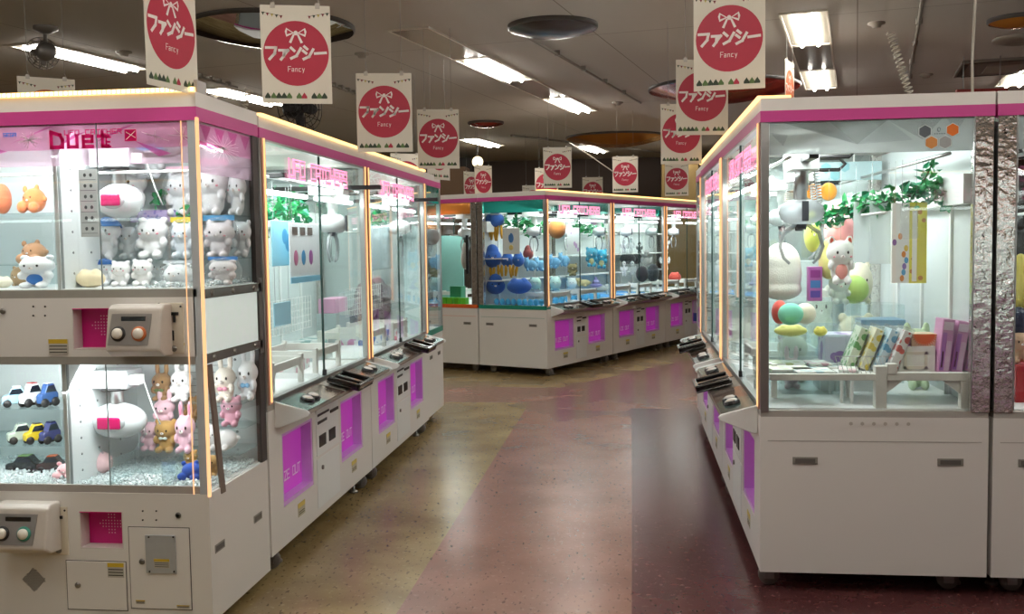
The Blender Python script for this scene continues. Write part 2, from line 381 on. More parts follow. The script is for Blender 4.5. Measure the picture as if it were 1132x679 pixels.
def claw_part(parent, x, y, z=1.60, tone='white', big=1.0, coil_end=None):
    shell = mat('claw_shell_white', 'cfd3d4', .25) if tone == 'white' else glassy('claw_shell_smoky', (.6, .62, .63), 1, .05, .45, (.7, .72, .74))
    key = ('claw', tone, round(big, 2), z)
    c = part(key, 'claw_unit', parent, lambda m: (
        m.lathe([(0, -.05), (.045, -.052), (.078, -.03), (.088, .0), (.080, .03), (.05, .052), (0, .055)], (0, 0, 0), 28, 0, None, (big, big)),
        m.box(-.014, .014, -.09 * big, -.084 * big, -.04, .045, 1), m.lathe([(0, -.075), (.02, -.075), (.024, -.05), (0, -.05)], (0, 0, 0), 16, 1)), [shell, mat('claw_slot', '5a5e66', .3)])
    c.location = (x, y, z)
    part(('pipe', z), 'lift_pipe', c, lambda m: (m.lathe([(.024, 0), (.024, .05), (.030, .05), (.030, 1.80 - z), (0, 1.80 - z)], (0, 0, .045), 16)), [SILVER if tone != 'white' else WHITE2])
    for sgn in (-1, 1):
        part(('arm', sgn), 'claw_arm', c, lambda m: m.tube([(sgn * .02, 0, -.05), (sgn * .075, 0, -.09), (sgn * .092, 0, -.15), (sgn * .075, 0, -.20), (sgn * .050, 0, -.225)], [.009, .009, .008, .007, .006], 8), [mat('arm_clear_grey', 'b4babd', .15, alpha=.6) if tone != 'white' else WHITE2])
    part(('cord', z), 'coiled_cord', c, lambda m: m.tube(coil((.06, .03, 1.83 - z), (.085, .0, -.04), .012, 22, 7), .0035, 5), [mat('cord_white', 'dcdcdc', .4)])
    return c

def chute_frame(parent, x0, x1, y0, y1, key):
    def f(m):
        z = GH['deck']; h = .135
        for y in (y0, y1): m.box(x0, x1, y - .008, y + .008, z + h - .04, z + h)
        for x in (x0, x1): m.box(x - .008, x + .008, y0, y1, z + h - .04, z + h)
        for x in (x0, x1):
            for y in (y0, y1): m.box(x - .016, x + .016, y - .012, y + .012, z, z + h + .015)
        for y in (y0, y1):
            for x, q in ((x0, 1), (x1, -1)):
                m.prism([(x, z + h - .04), (x + q * .05, z + h - .04), (x, z + h - .10)], y - .006, y + .006, 'y')
    part(key, 'chute_rail', parent, f, [mat('chute_rail_white', 'dddcd6', .4)], .002)

def catcher(label, loc, rz, W=1.735, D=.90, key='R', strip=None, hdr=HDRGREY, tri=True, hexes=False, claws=((.42, .45),), tone='white',
            group=None, fs=-1, console=True, back=True, sidelet=True, led=True, chutes=True, watt=1.0, grid=False):
    H = GH; t = thing('claw_machine', label, 'claw machine', loc, rz, group); h = W / 2
    K = ('cat', key)
    P_ = [(-h + .17, -h + .61), (h - .64, h - .20)]; pz0, pz1 = .27, .61
    def body(m):
        b = H['b']; e = .74
        if chutes:
            xs = [-h + .004] + [x for p in P_ for x in p] + [h - .004]
            m.box(-h + .004, h - .004, .1, D - .004, b, e)
            m.box(-h + .004, h - .004, 0, .1, b, pz0); m.box(-h + .004, h - .004, 0, .1, pz1, e)
            for i in (0, 2, 4): m.box(xs[i], xs[i + 1], 0, .1, pz0, pz1)
        else: m.box(-h + .004, h - .004, 0, D - .004, b, e)
        m.box(-h + .006, h - .006, .002, D - .006, e, H['deck'] - .004, 1)
        for s in (-1, 1):   # side panel seam + hex row relief
            x = s * (h - .004); m.box(min(x, x + s * .0012), max(x, x + s * .0012), .03, D - .03, .64, .643, 1)
    part(K, 'cabinet_body', t, body, [WHITE, mat('trim_' + key, {'teal': '1c8a74', 'orange': 'd9622a'}.get(strip, 'aaa6a0'), .4)], 0)
    for s in (-1, 1):
        for yy in (.13, D - .20):
            part((K, s), 'hand_slot', t, lambda m: (m.box(s * (h - .004) - .004, s * (h - .004) + .004, 0, .10, .545, .575, 0), m.box(s * (h - .004) - .006, s * (h - .004) + .006, .01, .09, .551, .569, 1)), [mat('slot_frame', '8b8880', .5), mat('slot_inner', '5f5b56', .6)]).location = (0, yy, 0)
    if chutes:
        for (a, b_) in P_:
            wd = b_ - a
            c = part((K, 'pc'), 'prize_chute', t, lambda m: (m.box(-wd / 2, -wd / 2 + .02, .004, .098, pz0, pz1), m.box(wd / 2 - .02, wd / 2, .004, .098, pz0, pz1),
                 m.box(-wd / 2, wd / 2, .004, .098, pz0, pz0 + .02), m.box(-wd / 2, wd / 2, .004, .098, pz1 - .015, pz1)), [LILAC])
            c.location = ((a + b_) / 2, 0, 0)
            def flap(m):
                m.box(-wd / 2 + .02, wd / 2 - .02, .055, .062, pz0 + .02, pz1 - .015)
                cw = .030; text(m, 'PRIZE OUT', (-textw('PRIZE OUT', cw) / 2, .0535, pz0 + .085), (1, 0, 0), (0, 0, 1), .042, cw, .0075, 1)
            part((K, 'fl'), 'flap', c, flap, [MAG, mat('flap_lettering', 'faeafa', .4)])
            part((K, 'st'), 'sticker', t, lambda m: (m.box(-.05, .05, -.0015, 0, .17, .235, 0), m.box(-.05, .05, -.0022, 0, .213, .235, 1), m.box(-.04, .04, -.0022, 0, .19, .194, 2), m.box(-.04, .04, -.0022, 0, .18, .184, 2)), [mat('sticker_paper', 'bcb59c', .6), YELST, mat('sticker_ink', '444038', .6)]).location = ((a + b_) / 2 + .02, 0, 0)
        cx = (P_[0][1] + P_[1][0]) / 2; ww = (P_[1][0] - P_[0][1]) / 2 - .05
        cp = part(K, 'coin_panel', t, lambda m: (m.box(cx - ww, cx + ww, -.004, 0, .40, .66), m.box(cx - ww * .9, cx + ww * .1, -.006, -.003, .60, .612, 1), m.box(cx - ww * .9, cx - ww * .1, -.006, -.003, .56, .575, 1),
              m.box(cx + ww * .2, cx + ww * .9, -.010, -.003, .585, .60, 1), m.box(cx - ww * .8, cx - ww * .25, -.008, -.003, .44, .50, 1), m.box(cx + ww * .05, cx + ww * .6, -.008, -.003, .44, .50, 1)), [WHITE2, DARK], .0)
        d_ = part(K, 'service_door', t, lambda m: (m.box(cx - ww, cx + ww, -.004, 0, .13, .385)), [WHITE2], .002)
        part(K, 'lock', d_, lambda m: m.lathe([(0, .01), (.011, .01), (.012, 0)], (cx - ww * .6, -.002, .33), 14, 0, (0, -1, 0)), [STEEL])
    for x in (-h + .12, h - .12):
        caster(t, x, .05); caster(t, x, D - .12)
        foot(t, x + (.10 if x < 0 else -.10), .06); foot(t, x + (.07 if x < 0 else -.07), D - .07)
    # glass
    z0, z1 = H['deck'], H['band0']
    part(K, 'glass_door', t, lambda m: m.box(-h + .05, -.006, .010, .014, z0 + .02, z1), [GLASS])
    part((K, 2), 'glass_door', t, lambda m: m.box(.002, h - .05, .018, .022, z0 + .02, z1), [GLASS])
    part(K, 'door_seam', t, lambda m: (m.box(-.009, .0, .008, .018, z0 + .02, z1), m.box(-.012, .014, .004, .020, z0 + .005, z0 + .05, 1)), [mat('seam_dark', '3a5550', .2, .3), DARK])
    part(K, 'lower_track', t, lambda m: m.box(-h + .03, h - .03, 0, .03, z0 - .004, z0 + .02), [SILVER]); part(K, 'upper_track', t, lambda m: m.box(-h + .03, h - .03, 0, .03, z1 - .01, z1), [SILVER])
    for s in (-1, 1):
        part((K, s, 'sp'), 'side_pane', t, lambda m: m.box(s * (h - .006) - .002, s * (h - .006) + .002, .035, D - .075, z0, z1), [GLASS])
        if strip: part((K, s, 'str'), 'coloured_strip', t, lambda m: m.box(s * (h - .002) - .003, s * (h - .002) + .003, 0, D - .005, .735, .777), [TEALP if strip == 'teal' else ORNP])
        def sh(m):
            x = s * (h - .0105)
            m.box(x - .0015, x + .0015, .036, D - .076, 1.808, z1 - .002)
            if tri:
                for k_, pl in enumerate((((.10, 1), (.30, 1), (.42, .25)), ((.30, 1), (.55, 1), (.42, .25)), ((.55, 1), (.66, .35), (.42, .25)), ((.55, 1), (.78, 1), (.70, .35)), ((.80, 1), (.88, 1), (.84, .55)), ((.04, .7), (.12, .6), (.10, .25)))):
                    m.poly([(x + s * .0025, q_[0] * D, 1.812 + q_[1] * (z1 - 1.816)) for q_ in pl], 1 + k_ % 2)
        if s == fs: part((K, s, 'sh'), 'header_film', t, sh, [hdr, HDRTRI, HDRTRI2])
        if hexes and s == 1:
            def hf(m):
                for (yy, zz, q) in ((.637, 1.886, 0), (.742, 1.890, 1), (.662, 1.842, 2), (.714, 1.842, 3), (.65, 1.865, 4)):
                    r = .028 if q < 4 else .012
                    for rr, mm, dx in ((r, 5, 0), (r * .9, q, .0006)):
                        if q == 4: continue
                        m.poly([(h - .0035 + dx, yy + rr * math.sin(PI / 3 * k), zz + rr * math.cos(PI / 3 * k)) for k in range(6)], mm)
                m.tube([(h - .003, .690 + .005 * math.cos(a * PI / 6), 1.893 + .008 * math.sin(a * PI / 6)) for a in range(12)], .0015, 5, 4, True)
                for k in range(5): m.box(h - .0035, h - .0025, .672 + k * .009, .677 + k * .009, 1.874, 1.878, 4)
                for k in range(6): m.poly([(h + .0006, .36 + k * .045 + .008 * math.sin(PI / 3 * j), .715 + .008 * math.cos(PI / 3 * j)) for j in range(6)], 6)
            part((K, 'hex'), 'hexagon_decal', t, hf, [mat('hex_slate', '5c646a', .4), mat('hex_orange', 'e0731f', .4), mat('hex_amber', 'd9924f', .4), mat('hex_grey', 'a0a2a2', .4), mat('hex_ink', '606468', .4), mat('hex_edge', 'c8ccca', .4), mat('hex_faint', 'b5afa6', .5)], recalc_dummy(0))
        # rear mirrored post and front slim post
        part((K, s, 'mp'), 'rear_post', t, lambda m: (m.box(s * (h - .02) - .02, s * (h - .02) + .02, D - .075, D - .003, z0 - .006, z1), m.box(s * (h + .001) - .002, s * (h + .001) + .002, D - .078, D - .072, z0, z1, 1)), [MIRR, SILVER], .001)
        part((K, s, 'fp'), 'front_post', t, lambda m: (m.box(s * (h - .0165) - .0165, s * (h - .0165) + .0165, .0, .034, z0 - .01, z1)), [SILVER], .002)
        if led:
            part((K, s, 'lh'), 'led_column', t, lambda m: (m.box(s * (h - .035) - .020, s * (h - .035) + .020, -.007, -.0005, z0, z1 + .002), m.box(s * (h - .035) - .005, s * (h - .035) + .005, -.011, -.006, z0 + .01, z1, 1)), [LEDHOUSE, LEDM])
    # header
    def head(m):
        m.box(-h, h, 0, D, H['band1'], H['top'], 0); m.box(-h - .002, h + .002, -.002, D, z1, H['band1'], 1)
        m.box(-h + .01, h - .01, .01, D - .01, z1 - .004, z1 + .002, 0)
    part(K, 'header', t, head, [HEADW, PINKBAND], 0)
    if led: part(K, 'led_edge_strip', t, lambda m: (m.box(-h + .02, h - .005, -.012, .004, H['top'] - .002, H['top'] + .012), m.box(h - .02, h - .008, -.01, .12, H['top'] - .002, H['top'] + .012), m.box(-h + .008, -h + .02, -.01, .12, H['top'] - .002, H['top'] + .012)), [LEDH])
    def sign(m):
        s_ = 'UFO CATCHER9'; cw = .062; T = textw(s_, cw, .32)
        text(m, s_, (-T / 2, .0045, 1.80), (1, 0, 0), (0, 0, 1), .075, cw, .022, 0, .32)
        text(m, s_, (-T / 2, .0030, 1.80), (1, 0, 0), (0, 0, 1), .075, cw, .008, 1, .32)
    part(K, 'sign_lettering', t, sign, [PINKT, mat('sign_core_white', 'f6e8ee', .4)])
    # interior
    def deck(m):
        m.box(-h + .035, h - .035, .035, D - .02, .755, .772)
        m.box(-.006, .006, .04, D - .02, .772, .80)
    part(K, 'play_deck', t, deck, [WFLOOR])
    if back: part(K, 'back_panel', t, lambda m: (m.box(-h + .04, h - .04, D - .022, D - .014, .772, z1 - .01), *(m.box(x - .012, x + .012, D - .034, D - .022, .772, 1.7, 1) for x in (-h * .5, 0, h * .5))), [BACKP, WHITE2])
    part(K, 'gantry', t, lambda m: (m.tube([(-h + .03, .12, 1.80), (h - .03, .12, 1.80)], .008), m.tube([(-h + .03, D - .16, 1.80), (h - .03, D - .16, 1.80)], .008), m.box(-h + .05, h - .05, D - .10, D - .06, 1.60, 1.72, 1),
         m.tube([(-h + .04, .5, 1.57), (h - .04, .5, 1.57)], .006, 8, 2)), [SILVER, WHITE2, WHITE2])
    part(K, 'lamp_tube', t, lambda m: (m.tube([(-h + .12, .06, 1.72), (-.08, .06, 1.72)], .012, 8), m.tube([(.08, .06, 1.72), (h - .12, .06, 1.72)], .012, 8)), [ITUBE])
    for i, (cx_, cy_) in enumerate(claws):
        c = part((K, 'car', i), 'carriage', t, lambda m: (m.box(-.06, .06, -.09, .12, 1.765, 1.85), m.box(-.02, .02, -.3, .35, 1.795, 1.82, 1), m.tube([(.06, .09, 1.83), (.22, .09, 1.83), (.25, .09, 1.86), (.22, .09, 1.89), (.02, .09, 1.89)], .011, 6, 1)), [WHITE2, DARK], .003)
        c.location = (cx_, cy_, 0)
        if c.location.y < .33:
            pass
        cl = claw_part(t, cx_, cy_, 1.60 if tone == 'white' else 1.585, tone if i == 0 else 'white', 1.0 if tone == 'white' or i else 1.12)
        if tone != 'white': cl.rotation_euler.z = PI / 2; c.rotation_euler.z = PI / 2
    for s in (-1, 1):
        if s * 1 in (chutes and (-1, 1) or ()): chute_frame(t, min(s * .12, s * .12 + s * .42), max(s * .12, s * .12 + s * .42), .10, .42, (K, 'cf', s))
    if grid:
        def gr(m):
            for i in range(21): m.box(-.2 + i * .05 - .0015, -.2 + i * .05 + .0015, .34, .343, .98, 1.17)
            for i in range(6): m.box(-.2, .8, .343, .346, .98 + i * .038 - .0015, .98 + i * .038 + .0015)
        part(K, 'mesh_rack', t, gr, [WHITE2])
    # console
    if console:
        prof = [(0, .775), (-.15, .735), (-.165, .722), (-.155, .708), (-.02, .655), (0, .655)]
        cs = part(K, 'console', t, lambda m: (m.prism([(0, .768), (-.145, .729), (-.150, .712), (-.02, .665), (0, .665)], -h + .10, h - .10, 'x', 0)), [mat('console_under', '8d8378', .4, .2)], .003)
        for s in (-1, 1):
            part((K, s, 'eb'), 'end_bracket', cs, lambda m: m.prism(prof, min(s * (h - .10), s * (h - .085)), max(s * (h - .10), s * (h - .085)), 'x'), [WHITE2], .004)
            n = Vector((0, -.0385, .145)).normalized()
            def plate(m):
                a, b = sorted((s * .17, s * (h - .11)))
                y0, z0_ = -.004, .7705; y1, z1_ = -.146, .7325
                mid = (a + b) / 2
                for q, (u0, u1) in enumerate(((a, mid), (mid, b))):
                    m.add([(u0, y0, z0_), (u1, y0, z0_), (u1, y1, z1_), (u0, y1, z1_), (u0, y0, z0_ - .004), (u1, y0, z0_ - .004), (u1, y1, z1_ - .004), (u0, y1, z1_ - .004)],
                          [(0, 1, 2, 3), (7, 6, 5, 4), (0, 4, 5, 1), (1, 5, 6, 2), (2, 6, 7, 3), (3, 7, 4, 0)], (q + (s > 0)) % 2)
            part((K, s, 'pl'), 'control_plate', cs, plate, [CYANPL, LEDGLINT])
            for kx in (0, 1):
                bx_ = s * (h - .33) + (kx - .5) * .085
                part('btn', 'push_button', cs, lambda m: (m.lathe([(.036, 0), (.036, .012), (.030, .018), (.026, .018), (.026, .014)], (0, 0, 0), 24, 0, n, (1, 1)), m.lathe([(.0255, .008), (.0255, .018), (.018, .024), (0, .026)], (0, 0, 0), 24, 1, n)), [BLACKG, mat('button_cap', 'cfc4bd', .25)]).location = (bx_, -.085, .747)
        def tray(m):
            M = Matrix.Translation((0, -.10, .752)) @ Matrix.Rotation(.26, 4, 'X')
            M.translation = (0, -.10, .756)
            m.box(-.135, .135, -.115, .065, -.004, .008, 0, M)
            for a in ((-.135, .135, -.115, -.095, .006, .034), (-.135, .135, .05, .065, .006, .022), (-.135, -.112, -.112, .06, .006, .032), (.112, .135, -.112, .06, .006, .032), (-.022, .022, -.112, .06, .006, .026)): m.box(*a, 0, M)
        part(K, 'black_tray', cs, tray, [BLACKG], .009)
    # the machine's own lamp
    ld = bpy.data.lights.get('case_light_' + key) or bpy.data.lights.new('case_light_' + key, 'AREA')
    ld.shape = 'RECTANGLE'; ld.size = W - .3; ld.size_y = D * .5; ld.energy = CASE_W * watt * (W / 1.7); ld.color = (.93, 1, .985)
    lo = bpy.data.objects.new('case_light', ld); COL.objects.link(lo); lo.parent = t; lo.location = (0, D * .30, 1.90); lo.rotation_euler.x = .35
    return t
def recalc_dummy(x): return 0

WM = 1.735
RX, LX = .522, -1.594
R1 = catcher('white claw machine nearest on the right, its side pane with hexagon stickers facing the camera', (RX, 5.011, 0), -PI / 2, key='R', fs=1, hexes=True, claws=((.51, .22), (-.35, .35)), tone='smoky', watt=1.25)
R2 = catcher('second claw machine of the right row, behind the one with hexagon stickers', (RX, 5.011 + WM + .006, 0), -PI / 2, fs=1, key='R2', claws=((.45, .40), (-.4, .40)))
m = MB()
m.box(.795, .82, .045, .47, .885, .912); m.box(.79, .825, .47, .86, .885, .918); m.box(.78, .83, .465, .51, .772, .945); m.box(.785, .825, .80, .86, .772, .885)
for y0_, q_ in ((.51, 1), (.80, -1)): m.prism([(y0_, .885), (y0_ + q_ * .07, .885), (y0_, .83)], .80, .812, 'x')
m.box(.79, .83, .51, .55, .912, .955)
m.build('front_rail', mat('chute_rail_white', 'dddcd6', .4), R1, .003)
L1 = catcher('first front-facing claw machine of the left row, beside the two-storey cabinet', (LX, 5.046, 0), PI / 2, key='L', claws=((.68, .16), (-.43, .34)), grid=True)
L2 = catcher('second claw machine of the left row, just before the green-striped end unit', (LX, 5.046 + WM + .006, 0), PI / 2, key='L', claws=((.68, .16), (-.43, .34)), grid=True)
LE = catcher('end-on claw machine with a green strip, closing the far end of the left row', (LX - .86, 8.35, 0), PI, W=1.70, D=.665, key='LE', fs=-1, strip='teal', hdr=HDRTEAL, claws=((-.45, .30),), led=False, chutes=False, console=False)
RE = catcher('end-on claw machine closing the far end of the right row', (RX + .86, 8.32, 0), PI, W=1.70, D=.665, key='RE', fs=1, claws=((.45, .30),), led=False, chutes=False, console=False)
RN = catcher('claw machine at the right edge of the picture, back to back with the hexagon-stickered one', (RX + 2 * .905, 5.011, 0), PI / 2, key='RN', claws=((-.5, .5),))
MC = Vector((-.919, 10.786, 0)); mr = Vector((.429, .903, 0)).normalized(); ml = Vector((-mr.y, mr.x, 0)); mrz = math.atan2(mr.y, mr.x)
MW = 1.60
def mloc(i): return MC + mr * (MW / 2 + i * (MW + .006))
M1 = catcher('corner machine of the central island, blue plush toys inside, green strip on its side', mloc(0), mrz, W=MW, key='M', strip='teal', hdr=HDRTEAL, tri=False, claws=((-.45, .36), (.42, .40)))
M2 = catcher('middle machine of the central island, filled with black and white plush figures', mloc(1), mrz, W=MW, key='M', strip='teal', hdr=HDRTEAL, tri=False, claws=((-.45, .36), (.42, .40)))
M3 = catcher('third machine of the central island, partly hidden by the right row', mloc(2), mrz, W=MW, key='M', strip='teal', hdr=HDRTEAL, tri=False, claws=((-.45, .36), (.42, .40)))
MN = catcher('orange-striped claw machine standing back to back with the island corner machine', MC + ml * (2 * .905) + mr * (MW / 2), mrz + PI, W=MW, fs=1, key='MN', strip='orange', hdr=glassy('orange_header_film', (.9, .6, .3), .8, .05, .5, (.75, .35, .1)), tri=False, claws=((.45, .5), (-.4, .4)))

B1 = catcher('claw machine seen only as a reflection in the mirrored posts of the right machines', (3.15, -.9, 0), PI, key='B', claws=((.42, .40), (-.38, .40)))  # both machines unseen behind the camera, added for reflections and extra light
B2 = catcher('unseen claw machine added behind the camera to reflect in the two-storey cabinet panes', (-4.7, -.9, 0), PI, key='B', claws=((.42, .40), (-.38, .40)))
# ------------------------------------------------------------------ two-storey mini crane cabinet on the left
def duet():
    DX0, DX1, DY, DD = -2.84, -1.594, 3.55, .61
    t = thing('two_storey_crane_machine', 'two-storey white crane cabinet with pink header at the left edge of the picture', 'crane machine', (0, DY, 0))
    def X(u, v=560): return onY(u, v, DY).x
    def Z(u, v): return onY(u, v, DY).z
    y1 = DD
    zb, zl0, zl1, zu0, zu1 = .04, .535, 1.03, 1.315, 1.94
    # recess sizes measured on the front
    rec = {'lo': (X(87), X(135), Z(110, 607), Z(110, 566)), 'up': (X(80, 365), X(127, 365), Z(100, 387), Z(100, 341))}
    def base(m):
        a, b, c, d = rec['lo']
        m.box(DX0, DX1, .08, y1, zb, zl0); m.box(DX0, a, 0, .08, zb, zl0); m.box(b, DX1, 0, .08, zb, zl0)
        m.box(a, b, 0, .08, zb, c); m.box(a, b, 0, .08, d, zl0)
    base_m = MB(); base(base_m); base_m.build('lower_cabinet', WHITE, t)
    def band(m):
        a, b, c, d = rec['up']
        m.box(DX0, DX1 - .02, .08, y1 - .02, zl1, zu0 - .03); m.box(DX0, a, 0, .08, zl1 + .03, zu0 - .03); m.box(b, DX1 - .03, 0, .08, zl1 + .03, zu0 - .03)
        m.box(a, b, 0, .08, zl1 + .03, c); m.box(a, b, 0, .08, d, zu0 - .03)
        m.box(DX0, DX1 - .02, .0, y1 - .02, zu0 - .03, zu0, 1); m.box(DX0, DX1 - .03, .002, .08, zl1, zl1 + .03, 1)
    m = MB(); band(m); m.build('middle_cabinet', [WHITE, mat('band_grey', '9b9890', .4)], t)
    MB().box(DX0, DX1 - .015, .004, .02, zl0, zl0 + .028).build('sill', mat('sill_grey', 'a8a29c', .4), t)
    # glass
    for z0, z1 in ((zl0 + .028, zl1), (zu0, zu1)):
        for a, b in ((DX0 + .01, X(65, 450)), (X(67, 450), X(118, 450)), (X(119, 450), DX1 - .04)):
            MB().box(a, b, .006, .010, z0, z1).build('front_pane', GLASS, t)
        MB().box(DX1 - .007, DX1 - .003, .03, y1 - .02, z0 - (.02 if z0 < 1 else 0), z1).build('side_pane', GLASS, t)
        MB().box(X(118, 450) - .0015, X(118, 450) + .0015, .003, .008, z0, z1).build('pane_joint', mat('joint', '7d8a88', .3), t)
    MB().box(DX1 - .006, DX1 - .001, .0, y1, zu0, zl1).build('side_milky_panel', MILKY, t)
    def fr(m):
        x = DX1
        for z in (zu0 - .02, zl1 + .02): m.box(x - .008, x + .004, .0, y1 - .02, z - .018, z + .018)
        m.box(x - .008, x + .004, y1 - .05, y1 - .01, zl1 - .02, zu0 + .02)
        for yy in (.08, .28, .5):
            for z in (zu0 - .02, zl1 + .02): m.lathe([(0, .006), (.010, .006), (.012, 0)], (x + .004, yy, z), 12, 0, (1, 0, 0))
    m = MB(); fr(m); m.build('side_bracket_frame', STEEL, t)
    # slanting bar across the lower side pane
    m = MB(); a = onX(628 / 2.717 + 0, 300 + 280 / 2.717, DX1) - Vector((0, DY, 0)); b = onX(670 / 2.717, 300 + 665 / 2.717, DX1) - Vector((0, DY, 0))
    m.add([(DX1 + q, p.y + e, p.z) for q in (-.004, .004) for p in (a, b) for e in (-.02, .02)], [(0, 1, 3, 2), (4, 6, 7, 5), (0, 4, 5, 1), (2, 3, 7, 6), (0, 2, 6, 4), (1, 5, 7, 3)])
    m.build('diagonal_bar', mat('bar_brown_grey', '7a6c62', .5), t)
    # corner post, LED column, rear post
    MB().box(DX1 - .035, DX1 - .002, .0, .03, zl0, zu1).build('corner_post', mat('corner_grey', 'b4bcc2', .3), t)
    MB().box(DX1 - .003, DX1 + .006, -.004, .010, zl0 - .01, zu1 + .01).build('led_column', LEDV, t)
    MB().box(X(211, 450) - .0015, X(211, 450) + .0015, -.002, .002, zl0, zu1).build('light_line', LEDV, t)
    MB().box(DX1 - .02, DX1, y1 - .06, y1, zl0, zu1).build('rear_post', mat('dark_post', '3a3330', .5), t)
    # header
    m = MB(); m.box(DX0, DX1, 0, y1, 1.99, 2.045, 0); m.box(DX0 - .001, DX1 + .002, -.002, y1, 1.94, 1.99, 1); m.box(DX0, DX1 - .01, .01, y1 - .01, 1.935, 1.942)
    m.build('header', [HEADW, PINKBAND], t)
    def ledtop(m):
        m.box(DX0, DX1, -.012, .004, 2.043, 2.060, 0)
        x = DX0
        while x < DX1 - .01: m.box(x, x + .010, -.0135, -.011, 2.046, 2.057, 1); x += .019
    m = MB(); ledtop(m); m.build('led_edge_strip', [LEDH, emis('led_dot', (1, .88, .55), 5)], t)
    MB().box(DX1 - .06, DX1 - .0, .02, .10, 2.045, 2.09).build('bracket', GREYPL, t)
    # pink translucent header film with starburst lines
    def film(m):
        m.box(DX0 + .01, DX1 - .04, .011, .013, 1.845, 1.935, 0); m.box(DX0 + .01, DX1 - .04, .011, .013, 1.785, 1.845, 3)
        m.box(DX1 - .011, DX1 - .009, .03, y1 - .03, 1.84, 1.935, 0); m.box(DX1 - .011, DX1 - .009, .03, y1 - .03, 1.75, 1.84, 3)
        random.seed(3)
        for k in range(7):
            a = Vector((DX0 + .15 + k * .17, .0095, 1.85 + random.uniform(-.03, .05))); b = a + Vector((.08 + random.uniform(0, .08), 0, random.choice((-.06, .06))))
            m.poly([a, b, b + Vector((.05, 0, .01))], 2)
        for k in range(16):
            u = random.choice((X(170, 140), X(200, 140), X(30, 140))); c = Vector((u, .0088, 1.885)); an = random.uniform(0, PI)
            d = Vector((math.cos(an), 0, math.sin(an) * .7)) * random.uniform(.02, .06); n_ = Vector((-d.z, 0, d.x)).normalized() * .0011
            m.poly([c - d - n_, c + d - n_, c + d + n_, c - d + n_], 1)
        for k in range(10):
            c = Vector((DX1 - .0075, .26, 1.86)); an = PI * k / 10; d = Vector((0, math.cos(an) * .16, math.sin(an) * .05)); n_ = Vector((0, -d.z, d.y)).normalized() * .0012
            m.poly([c - d - n_, c + d - n_, c + d + n_, c - d + n_], 1)
        for k in range(4):
            y_ = .05 + k * .13; m.poly([(DX1 - .0085, y_, 1.93), (DX1 - .0085, y_ + .10, 1.93), (DX1 - .0085, y_ + .05, 1.87)], 2)
    m = MB(); film(m); m.build('header_film', [HDRPINK, mat('starburst_white', 'f5e0ea', .5), glassy('magenta_facet', (.9, .4, .7), .6, .1, .5, (.75, .2, .5)), glassy('faint_pink_film', (.98, .88, .94), .7, .05, .30, (.95, .78, .88))], t, recalc=False)
    def logo(m):
        ink = 0; y = .0042
        cw = .024; text(m, 'UFO CATCHER', (X(71, 158), y, Z(71, 149)), (1, 0, 0), (0, 0, 1), .016, cw * .62, .0035, 0, .42)
        o = Vector((X(56, 160), y, Z(56, 163)))
        m.strokes([[(0, 0), (0, 1.25), (.8, 1.0), (1, .6), (1, 0), (0, 0)]], o, (1, 0, 0), (0, 0, 1), .045, .045, .014, 0)
        text(m, 'uet', o + Vector((.066, 0, 0)), (1, 0, 0), (0, 0, 1), .052, .044, .013, 0, .38)
        text(m, 'E', (X(117, 160), y, Z(117, 162)), (1, 0, 0), (0, 0, 1), .035, .016, .007, 0)
        m.box(X(137, 150), X(150, 150), y, y + .001, Z(140, 156), Z(140, 143), 0)
        m.strokes([[(0, 0), (1, 1)], [(0, .9), (1, .2)]], (X(139, 150), y - .001, Z(140, 154)), (1, 0, 0), (0, 0, 1), .035, .03, .002, 2)
    m = MB(); logo(m); m.build('logo_lettering', [glassy('logo_magenta', (.75, .10, .30), .5, .1, .8, (.85, .03, .22)), glassy('logo_blue', (.1, .4, .9), .5, .1, .8, (.02, .22, .75)), mat('starburst_white', 'f5e0ea', .5)], t)
    m = MB(); text(m, 'SEGA', (X(3, 150), .0042, Z(3, 151)), (1, 0, 0), (0, 0, 1), .012, .0095, .0035, 0, .45); m.build('maker_lettering', glassy('logo_blue', (.1, .4, .9), .5, .1, .8, (.02, .22, .75)), t)
    # interiors
    XD = X(68, 450)
    m = MB()
    for z0, z1 in ((zl0, zl1), (zu0, zu1)):
        m.box(DX0, DX1 - .01, y1 - .03, y1 - .02, z0, z1)
        m.box(XD - .012, XD + .004, .03, y1 - .03, z0, z1)
        m.box(DX0, DX0 + .01, .01, y1 - .03, z0, z1)
    m.build('inner_wall', mat('inner_wall_white', 'd9dfdf', .45, var=.02), t)
    m = MB()
    for z0, z1 in ((zl0, zl1), (zu0, zu1)):
        m.box(XD + .001, XD + .006, .035, .05, z0, z1)
        for k in range(8):
            for yy in (.12, .25, .42): m.lathe([(0, .0015), (.005, .0015), (.005, 0)], (XD + .0045, yy, z0 + .06 + k * .065 * (z1 - z0) / .5), 8, 0, (1, 0, 0))
        for x in (XD + .10, DX1 - .12):
            for k in range(6): m.lathe([(0, .0015), (.006, .0015), (.006, 0)], (x, y1 - .0305, z0 + .05 + k * .08 * (z1 - z0) / .5), 8, 0, (0, -1, 0))
    for k in range(14): m.box(XD + .2, DX1 - .13, y1 - .032, y1 - .029, zl0 + .06 + k * .03, zl0 + .062 + k * .03)
    m.build('peg_holes', mat('hole_grey', '7c8383', .5), t)
    for a, b in ((DX0 + .01, XD - .013), (XD + .005, DX1 - .012)):
        MB().box(a, b, .02, y1 - .03, zl0 - .02, zl0 + .004).build('play_floor', WFLOOR, t)
        MB().box(a, b, .02, y1 - .03, zu0 - .004, zu0 + .003).build('play_floor', WFLOOR, t)
    MB().tube([(DX0 + .02, .22, Z(150, 185) - .0), (DX1 - .01, .22, Z(150, 185) - .0)], .006).build('gantry_rail', WHITE2, t)
